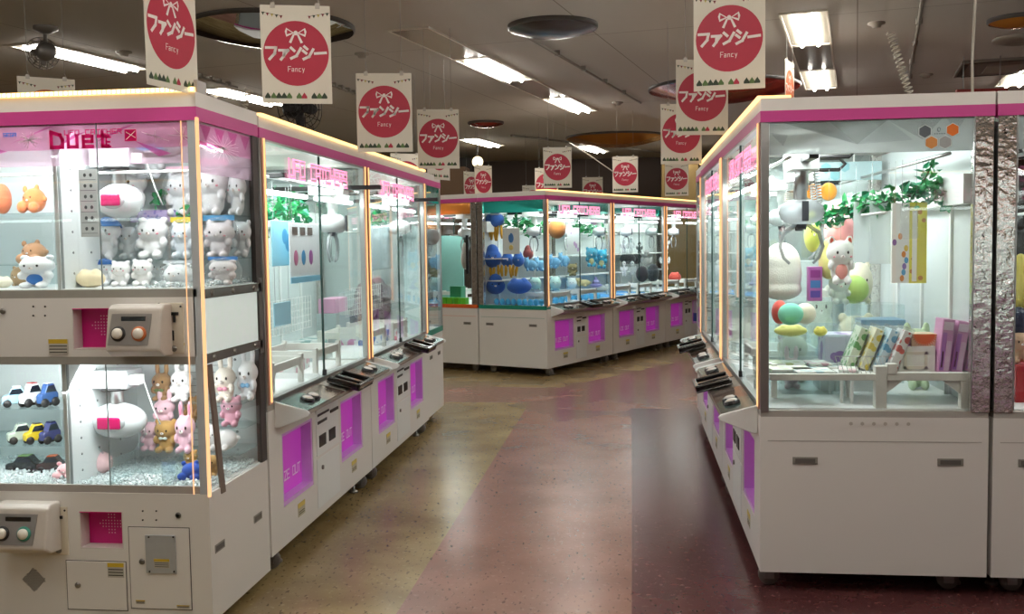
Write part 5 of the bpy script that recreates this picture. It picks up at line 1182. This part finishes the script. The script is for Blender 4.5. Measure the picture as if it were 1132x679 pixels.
obox('pale_cabinet', 'pale box carrying the blue flat packs', 'platform', (onY(962, 343, 5.1).x + .10, 5.35, DZ), (.24, .22, .247), 'c9d0d0')
# hanging sheets and giraffe-print pack
def sheet(name, label, cat, u0, u1, v0, v1, Y, m, th=.004, rz=0, frame=None, zt=1.80):
    a, b = onY(u0, v1, Y), onY(u1, v0, Y); c = Vector(((a.x + b.x) / 2, Y, a.z)); w_ = b.x - a.x; h_ = b.z - a.z
    o = MB().box(-w_ / 2, w_ / 2, -th / 2, th / 2, 0, h_).build(name, m, None, loc=c); o.rotation_euler = (0, 0, rz); tag(o, label, cat)
    for s in (-1, 1): MB().tube([(s * w_ * .4, 0, h_), (s * w_ * .4, 0, max(h_ + .01, zt - a.z))], .0012, 5).build('hanging_string', TRANSB, o)
    return o, w_, h_
sheet('white_sheet', 'translucent white hanging sheet under the ivy, left of the giraffe-print pack', 'hanging sheet', 943, 967, 223, 290, 4.62, glassy('sheet_milky', (.9, .93, .94), .6, .15, .7, (.92, .96, .97)), rz=.1)
sheet('white_sheet', 'second white hanging sheet overlapping behind the giraffe-print pack', 'hanging sheet', 961, 985, 222, 292, 4.58, glassy('sheet_milky', (.9, .93, .94), .6, .15, .7, (.92, .96, .97)), rz=-.05)
o, w_, h_ = sheet('giraffe_print_pack', 'white and yellow hanging pack printed with little animals', 'hanging pack', 985, 1024, 224, 313, 4.5, mat('pack_white', 'efeee8', .4), .02)
MB().box(w_ * .0, w_ * .5 + .001, -.0112, .0112, -.001, h_ + .001).build('yellow_panel', spots('giraffe_yellow', 'e8dc4c', 'c8862c', 22, .22), o)
MB().box(w_ * .08, w_ * .22, -.0125, -.011, h_ * .02, h_ * .9).build('pale_stripe', mat('pack_pale', 'f4f2e4', .4), o)
m = MB(); random.seed(5)
for k, cc in enumerate((0, 1, 2, 1, 0, 3, 2, 0)):
    x, z = random.uniform(-w_ * .44, -w_ * .06), h_ * (.06 + k * .075); m.disc((x, -.0108, z), .009, .014, (1, 0, 0), (0, 0, 1), cc, 12)
m.build('animal_print', [mat('ap0', 'e08a34', .5), mat('ap1', '5a9cc4', .5), mat('ap2', '8a6ab0', .5), mat('ap3', 'd8b83c', .5)], o, recalc=False)
sheet('clear_film_bag', 'clear glossy film bag hanging over the giraffe-print pack', 'film bag', 995, 1015, 228, 264, 4.45, FILM, .006)
# ivy garland
def leafy(m, c, r, n, rnd, sc=.028, mi=0):
    for _ in range(n):
        p = Vector(c) + Vector([rnd.gauss(0, 1) * r[i] for i in range(3)]); R3 = Matrix.Rotation(rnd.uniform(0, 6.3), 3, Vector((rnd.gauss(0, 1), rnd.gauss(0, 1), rnd.gauss(0, 1) + .01)).normalized()); s = sc * rnd.uniform(.6, 1.25)
        pts = [(0, 0, 0), (.45, .25, .08), (.30, .75, .05), (.0, 1.15, -.12), (-.30, .75, .05), (-.45, .25, .08), (0, .55, -.10)]
        v = [p + R3 @ (Vector(q) * s) for q in pts]; m.add(v, [(0, 1, 6), (1, 2, 6), (2, 3, 6), (3, 4, 6), (4, 5, 6), (5, 0, 6)], mi)
def garland(label, pts, n, rad, seed, sc=.03, col2='2a8a62', name='ivy_garland'):
    rnd = random.Random(seed); m = MB(); m.tube(pts, .004, 6); st = m.build(name, STEMM, None); tag(st, label, 'garland')
    m = MB()
    for i in range(n):
        k = rnd.uniform(0, len(pts) - 1.001); a = Vector(pts[int(k)]).lerp(Vector(pts[int(k) + 1]), k % 1); leafy(m, a, (rad, rad, rad), 1, rnd, sc, rnd.choice((0, 0, 1)))
    m.build('foliage', [LEAF, mat('leaf_teal_' + col2, col2, .4, var=.3, scale=9)], st, recalc=False); return st
garland('green ivy garland strung across the right machine below its header', [onY(u, v, Y) for u, v, Y in ((902, 238, 4.8), (918, 240, 4.75), (940, 230, 4.68), (960, 226, 4.6), (985, 222, 4.55), (1010, 216, 4.5), (1030, 206, 4.45), (1042, 216, 4.45))], 330, .024, 4, .034)
garland('ivy tuft standing up at the right end of the garland', [onY(u, v, 4.5) for u, v in ((1000, 218), (1015, 210), (1024, 195), (1030, 182))], 34, .014, 9, .040)
# pale blue sign panel inside and small warm lamp
a, b = onY(872, 201, 5.7), onY(975, 178, 5.7)
o = obox('blue_sign_panel', 'pale blue panel with aqua hexagons behind the claws', 'sign panel', ((a.x + b.x) / 2, 5.70, a.z), (b.x - a.x, .012, b.z - a.z), 'bcd6dc')
m = MB()
for x, z, in ((-.05, .07), (.05, .075), (0, .03)): m.poly([(x + .03 * math.sin(PI / 3 * k), -.0068, z + .03 * math.cos(PI / 3 * k)) for k in range(6)])
m.build('aqua_hexagon', mat('aqua', '8fc4cc', .4), o, recalc=False)
for x in (-.1, .1): MB().box(x - .004, x + .004, -.004, .004, b.z - a.z, 1.93 - a.z).build('panel_hanger', WHITE2, o)
# things in the neighbour machine at the right edge and in the row's second machine
NX = 1.60
TY('yellow plush cut by the right edge of the picture', 1128, 305, 26, 50, 4.5, 'egg', 'e2cf5c', z=1.12, face=False)
TY('navy round plush at the right edge', 1126, 352, 20, 26, 4.45, 'ball', '2c3550', z=1.035, face=False)
TY('peach plush bear at the right edge, above the red bench', 1127, 382, 24, 32, 4.42, 'bear', 'd8b494', z=.93)
obox('red_bench', 'red cushion bench at the right edge inside the neighbour machine', 'bench', (onY(1132, 420, 4.45).x + .10, 4.48, DZ), (.34, .26, .155), 'b3242c')
obox('shelf_stand', 'dark stand behind the navy plush at the right edge', 'stand', (onY(1132, 420, 4.6).x + .12, 4.62, .93), (.30, .10, .10), '6a4a3c')
TY('pale plush bear deep inside the second right row machine', 905, 340, 30, 50, 6.4, 'bear', 'd9d8cc', z=DZ)
obox('shelf_rack_back', 'tall pale box at the back of the second right row machine', 'box', (1.05, 6.9, DZ), (.5, .3, .55), 'd0d8da')

for q in (('white plush bear squeezed between the top shelf bears, behind the lit column', 222, 206, 24, 40, 4.06, 'bear', 'eceeee', 1.60), ('white plush cat peeking out at the far right of the top shelf', 262, 210, 22, 40, 4.06, 'cat', 'eef0f2', 1.60),
          ('white plush bear at the far right of the middle shelf', 268, 262, 22, 38, 4.06, 'bear', 'e9ebee', 1.425), ('white plush cat between the two middle shelf bags', 222, 268, 20, 36, 4.05, 'cat', 'f0eeee', 1.425),
          ('white plush bear right of the price plate on the top shelf, half behind the claw', 112, 215, 26, 46, 4.05, 'bear', 'eef0f2', 1.60), ('white round-eared plush bear behind the bottom row, right of its centre', 178, 302, 22, 32, 3.96, 'bear', 'eceeee', 1.318)):
    TY(q[0], q[1], q[2], q[3], q[4], q[5], q[6], q[7], z=q[8], cheek=True)
garland('green plastic leaves behind the upper claw, between the shelf bears', [onY(u, v, 4.08) for u, v in ((172, 214), (176, 222), (180, 216))], 26, .014, 61, .03)
garland('green leaves beside the lilac card on the middle shelf', [onY(u, v, 3.97) for u, v in ((198, 236), (206, 242), (211, 238))], 22, .010, 62, .028)

for i, (lab, x, y, z, w_, h_, c, k) in enumerate((('cream plush bear inside the tall clear riser', .78, 4.98, DZ, .16, .24, 'e4dcc8', 'bear'), ('pale blue plush cat inside the tall clear riser', .97, 5.0, DZ, .16, .22, 'b8cfdc', 'cat'), ('light pink plush rabbit under the ball pile', .74, 4.75, DZ, .10, .20, 'e6c4cc', 'rabbit'),
        ('beige plush bear at the back of the right machine, left', 1.18, 5.45, DZ, .20, .30, 'cfc4a8', 'bear'), ('pale green plush cat at the back of the right machine, right', 1.30, 4.75, DZ + .0, .14, .30, 'c4d8b4', 'cat'))):
    toy(lab, (x, y, z), w_, h_, k, c)

# ------------------------------------------------------------------ inside the left row machines (local frame: x along the row, y into the machine)
def loc2w(t, x, y, z): return Matrix.Translation(t.location) @ Matrix.Rotation(t.rotation_euler.z, 4, 'Z') @ Vector((x, y, z))
def inb(t, name, label, cat, x, y, z, size, col, rz=0, m=None, parts=None, **k):
    return obox(name, label, cat, loc2w(t, x, y, z), size, col, rz=t.rotation_euler.z + rz, m=m, parts=parts, **k)
def insheet(t, name, label, x, y, z0, z1, w_, m, rz=0):
    o = inb(t, name, label, 'hanging sheet', x, y, z0, (w_, .006, z1 - z0), 'ffffff', rz, m)
    for s in (-1, 1): MB().tube([(s * w_ * .4, 0, z1 - z0), (s * w_ * .4, 0, 1.80 - z0)], .0012, 5).build('hanging_string', TRANSB, o)
    return o
BLUEP = spots('blue_poster', '8cc8dc', '3f8fb8', 7, .35); WHP = mat('white_poster', 'dfe6ea', .4)
def lsheet(name, label, u0, u1, v0, v1, X, m, turn=0):
    """hanging sheet parallel to the row front, at the plane X"""
    a, b = onX(u0, v1, X), onX(u1, v0, X); w_ = abs(b.y - a.y); zt = b.z; zb = a.z
    zt = onX((u0 + u1) / 2, v0, X).z; zb = onX((u0 + u1) / 2, v1, X).z
    o = obox(name, label, 'hanging sheet', (X, (a.y + b.y) / 2, zb), (w_, .006, zt - zb), 'ffffff', rz=PI / 2 + turn, m=m)
    for s in (-1, 1): MB().tube([(s * w_ * .4, 0, zt - zb), (s * w_ * .4, 0, max(zt - zb, 1.80 - zb))], .0012, 5).build('hanging_string', TRANSB, o)
    return o, w_, zt - zb
lsheet('blue_poster', 'light blue picture poster hanging at the near end of the first left row machine', 301, 322, 244, 294, -1.86, BLUEP)
o, w_, h_ = lsheet('white_poster', 'white poster with three coloured socks hanging right of the light blue poster', 321, 352, 247, 312, -1.80, WHP)
for k, c in enumerate(('b96a90', '3f86b4', 'a05aa0')):
    x = w_ * (-.32 + .25 * k); MB().ell((x, -.004, h_ * .42), (w_ * .07, .003, h_ * .13), 12, 8).build('sock_print', mat('sock_' + c, c, .5), o); MB().box(x - w_ * .10, x + w_ * .06, -.006, -.003, h_ * .80, h_ * .93).build('photo_print', mat('photo_brown', '5f5650', .5), o)
MB().box(-w_ / 2, w_ / 2, -.006, -.003, .0, h_ * .10).build('blue_hem', mat('hem_blue', '7fc0dc', .5), o)
o, w_, h_ = lsheet('blue_card', 'small pale blue card low at the near end of the first left row machine', 303, 321, 334, 360, -1.90, mat('card_sky', 'a4cfe0', .4))
garland('ivy at the near end of the first left row machine above the posters', [onX(u, v, -1.98) for u, v in ((300, 240), (308, 232), (318, 236), (328, 230), (337, 236))], 170, .04, 21, .045)
garland('ivy at the near end of the second left row machine', [onX(u, v, -1.95) for u, v in ((412, 240), (420, 238), (428, 242))], 90, .04, 22, .045)
lsheet('white_poster', 'pale blue-white poster in the near half of the second left row machine', 409, 432, 250, 298, -1.84, mat('poster_frost', 'b9cfd4', .4))
a, b = onY(449, 350, 7.60), onY(465, 250, 7.60)
o = obox('tall_panel', 'tall pale panel standing at the far end of the second left row machine', 'panel', ((a.x + b.x) / 2 - .01, 7.60, DZ), (b.x - a.x, .012, b.z - DZ), 'c4dcdc')
def lpack(lab, u, v, X, w_, c, h=.05, rz=0, base=DZ, name='flat_pack'):
    p = onX(u, v, X); return obox(name, lab, 'prize pack', (X, p.y, base), (w_, .18, h), c, rz=PI / 2 + rz, m=spots('lp_' + c, 'd9dede', c, 16, .5))
lpack('pink boxed pack lying on the deck of the first left row machine, nearest', 316, 380, -1.92, .36, 'c99aa4', .08, .1)
lpack('white flat pack beside the pink boxed one in the first left row machine', 340, 372, -1.98, .30, 'b8c8cc', .05, -.2)
lpack('teal flat pack behind the chute rail of the first left row machine', 345, 374, -2.18, .24, '7fa8a4', .06)
lpack('rose flat pack in the far half of the first left row machine', 378, 352, -2.05, .26, 'd08fb4', .06, .2)
lpack('blue and white pack on the deck of the second left row machine', 413, 356, -1.80, .18, '3f78b8', .10)
lpack('pink and white pack on the deck of the second left row machine', 424, 352, -1.82, .22, 'd0708c', .10, .3)
lpack('mauve flat pack at the middle of the second left row machine', 434, 354, -1.98, .22, 'c08a98', .05, .3)
p = onX(368, 330, -2.10); obox('carton_stand', 'grey stand under the pink carton in the left row', 'platform', (-2.10, p.y, DZ), (.34, .14, .228), 'a9b4b6', rz=PI / 2); obox('pink_carton', 'pink carton on a grey stand in the first left row machine', 'box', (-2.10, p.y, 1.001), (.30, .12, .10), 'd89abc', rz=PI / 2)
def bundle(c, label, r, cols, seed, n=16):
    rnd = random.Random(seed); m = MB()
    for k in range(n):
        q = Vector((rnd.uniform(-1, 1) * r[0], rnd.uniform(-1, 1) * r[1], r[2] * .22 + rnd.random() ** 1.5 * r[2] * .8)); m.ell(q, (r[0] * .38, r[1] * .5, r[2] * .22), 12, 8, k % len(cols), Matrix.Rotation(rnd.uniform(-.6, .6), 3, 'Y'))
    o = m.build('toy_bundle', [soft('p', q) for q in cols], None, loc=c); o.rotation_euler.z = PI / 2; tag(o, label, 'bagged toys')
p = onX(424, 336, -2.02); bundle((-2.05, p.y - .15, DZ), 'heap of grey-mauve bagged toys at the back of the second left row machine', (.34, .12, .36), ('6a5f68', '7f7078', '8a8086', '5f5a60'), 3, 30)
# end unit of the left row: pale toys behind its side pane
inb(LE, 'pale_blue_pack_stack', 'stack of pale blue packs inside the end unit of the left row', 'prize pack', -.60, .30, DZ, (.30, .3, .28), 'a8cce0', m=spots('bluepk', 'a8cce0', 'dfeef6', 10, .4))
TY('grey round plush cushion hanging in the end unit of the left row', 478, 262, 16, 18, 7.95, 'ball', '9a9c9c', face=False)

# ------------------------------------------------------------------ inside the island machines
def isl(t, label, u, v, w, h, yl, kind, col, z=None, side=False, **k):
    """place by the plane parallel to the front (y = yl) or, side=True, parallel to the side (x = yl)"""
    if side: p0 = loc2w(t, yl, 0, 0); n = mr
    else: p0 = loc2w(t, 0, yl, 0); n = ml
    p = onP(u, v + h / 2, p0, n); s = (p - CAMP).dot(F_) / FPX
    hh = h * s; zz = p.z
    if z is not None: top = onP(u, v - h / 2, p0, n).z; zz = z; hh = max(.04, top - z)
    face = math.atan2(-(p.x), p.y)
    return toy(label, (p.x, p.y, zz), w * s, hh, kind, col, rz=face, **k)
HX = -MW / 2
# shelf for the island machines
for t, lab in ((M1, 'first'), (M2, 'second'), (M3, 'third')):
    for z in (1.05, 1.30):
        o = MB().box(-MW / 2 + .10, MW / 2 - .06, -.12, .12, -.012, 0).build('shelf_board', WHITE2, None, loc=loc2w(t, 0, .74, z)); o.rotation_euler.z = t.rotation_euler.z; o.parent = t; o.location = (0, .74, z); o.rotation_euler.z = 0
BL = '2a5fb4'
isl(M1, 'big blue round plush on the left of the island corner machine, middle row', 544.5, 283, 22, 26, HX + .22, 'egg', BL, side=True)
isl(M1, 'smaller blue round plush in the centre of the middle row', 561, 286, 15, 18, HX + .26, 'egg', '2c68bc', side=True)
isl(M1, 'smaller blue round plush at the right of the middle row', 573, 286, 14, 18, HX + .22, 'egg', '2f6cc0', side=True)
isl(M1, 'blue round plush hanging at the top left of the corner machine', 547, 243, 22, 16, HX + .22, 'ball', '2f5fae', side=True, face=False)
isl(M1, 'tall blue plush on the bottom row at the left of the corner machine', 548, 314, 22, 23, HX + .20, 'egg', BL, side=True)
isl(M1, 'wide blue plush on the bottom row beside the tall blue one', 574, 316, 28, 18, HX + .20, 'loaf', '2d62bc', side=True)
def fringe(label, u0, u1, v0, v1, xl, col, n, seed):
    rnd = random.Random(seed); p0 = loc2w(M1, xl, 0, 0); t = None; m = MB()
    for k in range(n):
        u = u0 + (u1 - u0) * k / (n - 1); a = onP(u, v0, p0, mr); b = onP(u + rnd.uniform(-2, 2), v1 + rnd.uniform(-2, 1), p0, mr)
        m.tube([a, a.lerp(b, .5) + Vector((rnd.uniform(-.01, .01), 0, 0)), b], [.012, .020, .012], 8)
    tag(m.build('yellow_fringe', soft('p', col), None), label, 'plush fringe')
fringe('yellow fabric legs hanging below the top blue plush', 541, 554, 249, 266, HX + .22, 'd8a02c', 5, 1)
fringe('yellow fabric legs hanging under the middle row of blue plush', 542, 572, 293, 306, HX + .22, 'dca62c', 8, 2)
# row of blue fluffy balls along the base (side and front)
n = 0
p0 = loc2w(M1, HX + .10, 0, 0)
base = None
for k in range(9):
    p = onP(549 + k * 6.2, 328, p0, mr); o = toy('one of the fluffy sky-blue balls lining the side of the corner machine', (p.x, p.y, DZ), .062, .075, 'ball', '3fa6dc', face=False, group='sky-blue balls along the side pane', name='fluffy_ball')
p0 = loc2w(M1, 0, .16, 0)
for k in range(9):
    p = onP(608 + k * 6.6, 326, p0, ml); o = toy('one of the fluffy sky-blue balls lining the front of the corner machine', (p.x, p.y, DZ), .070, .075, 'ball', '46aade', face=False, group='sky-blue balls along the front glass', name='fluffy_ball')
# poster with blue egg drawing
p0 = loc2w(M1, HX + .06, 0, 0); a, b = onP(556, 281, p0, mr), onP(574.5, 252, p0, mr); wd = (b - a); wd.z = 0; wd = wd.length
o = obox('egg_drawing_poster', 'white poster with a blue egg drawing hanging in the corner machine', 'poster', ((a.x + b.x) / 2, (a.y + b.y) / 2, a.z), (wd, .006, b.z - a.z), 'e8ecec', rz=mrz - PI / 2)
MB().ell((0, -.0045, (b.z - a.z) * .62), (.035, .002, .055), 16, 10).build('blue_egg_print', mat('egg_blue', '4a82c4', .5), o); MB().ell((0, -.0045, (b.z - a.z) * .25), (.028, .002, .03), 16, 10).build('yellow_print', mat('egg_yellow', 'e0c878', .5), o)
for s in (-1, 1): MB().tube([(s * wd * .4, 0, b.z - a.z), (s * wd * .4, 0, 1.80 - a.z)], .0015, 5).build('hanging_string', TRANSB, o)
isl(M1, 'light blue plush dog lying on the shelf, leftmost with pink strap', 587, 292, 16, 16, .45, 'lying', '6faed4')
isl(M1, 'light blue plush dog lying on the shelf, second', 598, 292, 16, 16, .45, 'lying', '78b4d8')
isl(M1, 'light blue plush dog lying on the shelf, third', 613, 289, 16, 16, .45, 'lying', '6aa8d0')
isl(M1, 'light blue plush dog lying on the shelf, last', 624, 287, 14, 16, .45, 'lying', '74b0d4')
isl(M1, 'reddish plush on the shelf behind the light blue dogs', 584, 279, 12, 16, .50, 'egg', 'a85a58', face=False, name='red_plush')
isl(M1, 'round brown bread-like plush with a white diamond tag near the top', 616, 253, 20, 22, .30, 'orb', 'a56a30', face=False, name='bread_plush')
isl(M1, 'mint fluffy plush on the deck, left of three', 592, 313, 14, 14, .40, 'ball', 'b4dcd4')
isl(M1, 'mint white fluffy plush on the deck, middle', 614, 313, 14, 16, .38, 'ball', 'b9e0dc')
isl(M1, 'white fluffy plush on the deck, right of the mint one', 632, 313, 12, 13, .36, 'ball', 'dff0ee')
isl(M1, 'beige plush lying on the deck in the right half of the corner machine', 645, 312, 18, 10, .36, 'lying', 'b8b48a')
isl(M1, 'purple cone-shaped plush on the deck of the corner machine', 659, 312, 14, 12, .36, 'cone', '8f86c4', face=False)
isl(M1, 'olive and purple plush on the shelf right of the blue dogs', 633, 298, 12, 14, .55, 'bear', '8d845c')
isl(M1, 'large cyan plush with beige paws in the right half, left of two', 654, 284, 14, 22, .45, 'bear', '39a8cc', belly='d8c890')
isl(M1, 'large cyan plush with beige paws in the right half, right of two', 665, 286, 14, 22, .40, 'bear', '40b0d2', belly='d8c890')
isl(M1, 'pink plush hanging at the top right of the corner machine', 657, 244, 10, 10, .45, 'ball', 'dca0c4', face=False)
isl(M1, 'orange plush star near the lamp of the corner machine', 655, 234, 8, 9, .45, 'ball', 'ee9a3a', face=False)
isl(M2, 'orange plush near the lamp of the middle island machine', 717, 236, 8, 9, .45, 'ball', 'e08a3a', face=False)
def insh(t, name, label, u0, u1, v0, v1, yl, m):
    p0 = loc2w(t, 0, yl, 0); a, b = onP(u0, v1, p0, ml), onP(u1, v0, p0, ml); w_ = ((b - a) * 1).to_2d().length
    o = obox(name, label, 'hanging sheet', ((a.x + b.x) / 2, (a.y + b.y) / 2, a.z), (w_, .006, b.z - a.z), 'ffffff', rz=mrz, m=m)
    for s in (-1, 1): MB().tube([(s * w_ * .4, 0, b.z - a.z), (s * w_ * .4, 0, max(b.z - a.z, 1.80 - a.z))], .0015, 5).build('hanging_string', TRANSB, o)
insh(M1, 'white_poster', 'white and lilac poster hanging in the middle of the corner machine', 627, 640, 252, 281, .25, spots('poster_lilac', 'd8e4e4', 'b49cc8', 9, .3))
# black and white figures in the middle machine
for q in (('black and white plush doll on the upper shelf, leftmost of the middle island machine', 690, 272, 9, 16, .62, 'd9dbe0'), ('black and white plush doll on the upper shelf, second', 698, 271, 9, 18, .62, 'e4e6ea'), ('dark plush doll on the upper shelf, third', 707, 274, 8, 14, .62, '3c3a3e'),
          ('white plush doll sitting on the lower shelf, left', 690, 297, 9, 17, .60, 'dde0e2'), ('white plush doll sitting on the lower shelf, second', 699, 297, 10, 17, .60, 'd6d8dc'), ('large dark-faced plush doll with white arms in the centre of the middle machine', 715, 288, 14, 24, .45, 'b9b6b4'),
          ('white plush doll with white arms next to the seam of the last island machines', 735, 288, 13, 24, .40, 'cfd0d0'), ('small white plush doll near the seam, upper row', 737, 268, 8, 16, .45, 'e0e2e4')):
    isl(M2 if q[1] < 730 else M3, q[0], q[1], q[2], q[3], q[4], q[5] if q[1] < 730 else .5, 'figure', q[6], cap=None)
for q in (('black round plush in a heap at the foot of the middle machine, left', 710, 303, 14, 18, .35), ('black round plush in a heap at the foot of the middle machine, right', 722, 302, 14, 20, .32), ('black plush behind the sitting white dolls', 694, 286, 18, 12, .72), ('black plush at the back of the upper heap', 704, 286, 12, 12, .72)):
    isl(M2, q[0], q[1], q[2], q[3], q[4], q[5], 'ball', '26242a', face=False)
isl(M3, 'coral red plush lying on the deck of the third island machine', 746, 306, 14, 11, .30, 'loaf', 'd8584c')
for t, lab, z, c in ((M2, 'bright blue cloth spread on the deck of the middle island machine', DZ, '3f9be0'), (M1, 'bright blue cloth spread on the deck of the corner machine', DZ, '3aa0e4')):
    m = MB(); N = 24; vs = []
    for i in range(N + 1):
        for j in range(9):
            x = -MW / 2 + .12 + (MW - .3) * i / N; y = .22 + .5 * j / 8; vs.append((x, y, z + .012 + .018 * noise.noise(Vector((x * 7, y * 9, c == '3f9be0')))))
    m.add(vs, [(i * 9 + j, i * 9 + j + 1, (i + 1) * 9 + j + 1, (i + 1) * 9 + j) for i in range(N) for j in range(8)], 0, True)
    o = m.build('blue_cloth', soft('p', c), None, loc=t.location); o.rotation_euler.z = t.rotation_euler.z; o.modifiers.new('s', 'SOLIDIFY').thickness = .008; tag(o, lab, 'cloth')
for t, lab, xs, sd in ((M1, 'ivy hanging along the side of the island corner machine', None, 31), (M1, 'ivy on the back of the corner machine behind the posters', (-.2, .6), 32), (M2, 'ivy on the back of the middle island machine', (-.6, .2), 33)):
    pts = [onP(u, v, loc2w(M1, HX + .3, 0, 0), mr) for u, v in ((553, 247), (565, 248), (578, 246), (588, 248))] if xs is None else [loc2w(t, xs[0] + (xs[1] - xs[0]) * k / 4, .66, 1.62 + .03 * (k % 2)) for k in range(5)]
    garland(lab, pts, 110, .04, sd, .06)
# orange-striped neighbour: green blocks, green box, grey cushion, teal panel
for k in range(4):
    p = onP(491 + k * 7.5, 328, loc2w(M1, HX + .10, 0, 0), mr)
    obox('green_block', 'bright green block in the row at the base of the orange-striped machine', 'block', (p.x, p.y, DZ), (.075, .07, .075), '5cb82c', rz=mrz - PI / 2, group='green blocks in the orange-striped machine')
p = onP(506, 320, loc2w(M1, HX + .26, 0, 0), mr); obox('green_box', 'dark green box behind the green blocks', 'box', (p.x, p.y, DZ), (.16, .1, .20), '2f8a66', rz=mrz - PI / 2)
isl(M1, 'grey long cushion hanging in the orange-striped machine', 514, 283, 9, 30, HX + .25, 'egg', 'b0a8a0', side=True, face=False, name='grey_cushion')
p = onP(500, 300, loc2w(M1, HX + .5, 0, 0), mr); obox('teal_panel', 'pale teal panel at the back of the orange-striped machine', 'panel', (p.x, p.y, DZ), (.34, .02, .80), '8cc4bc', rz=mrz - PI / 2)
p = onP(517, 297, loc2w(M1, HX + .2, 0, 0), mr); obox('black_banner_strip', 'narrow black hanging strip at the edge of the orange-striped machine', 'strip', (p.x, p.y, 1.12), (.035, .02, .45), '16141c', rz=mrz - PI / 2)
# items at the far right behind the island
p = onZ(766, 372, 0); obox('blue_bin', 'blue and white bin standing behind the far end of the island', 'bin', (p.x + .10, 14.9, 0), (.35, .35, .75), '2c4f9a', parts=[(.0, 1, .55, 1, 'c9cfd4')])
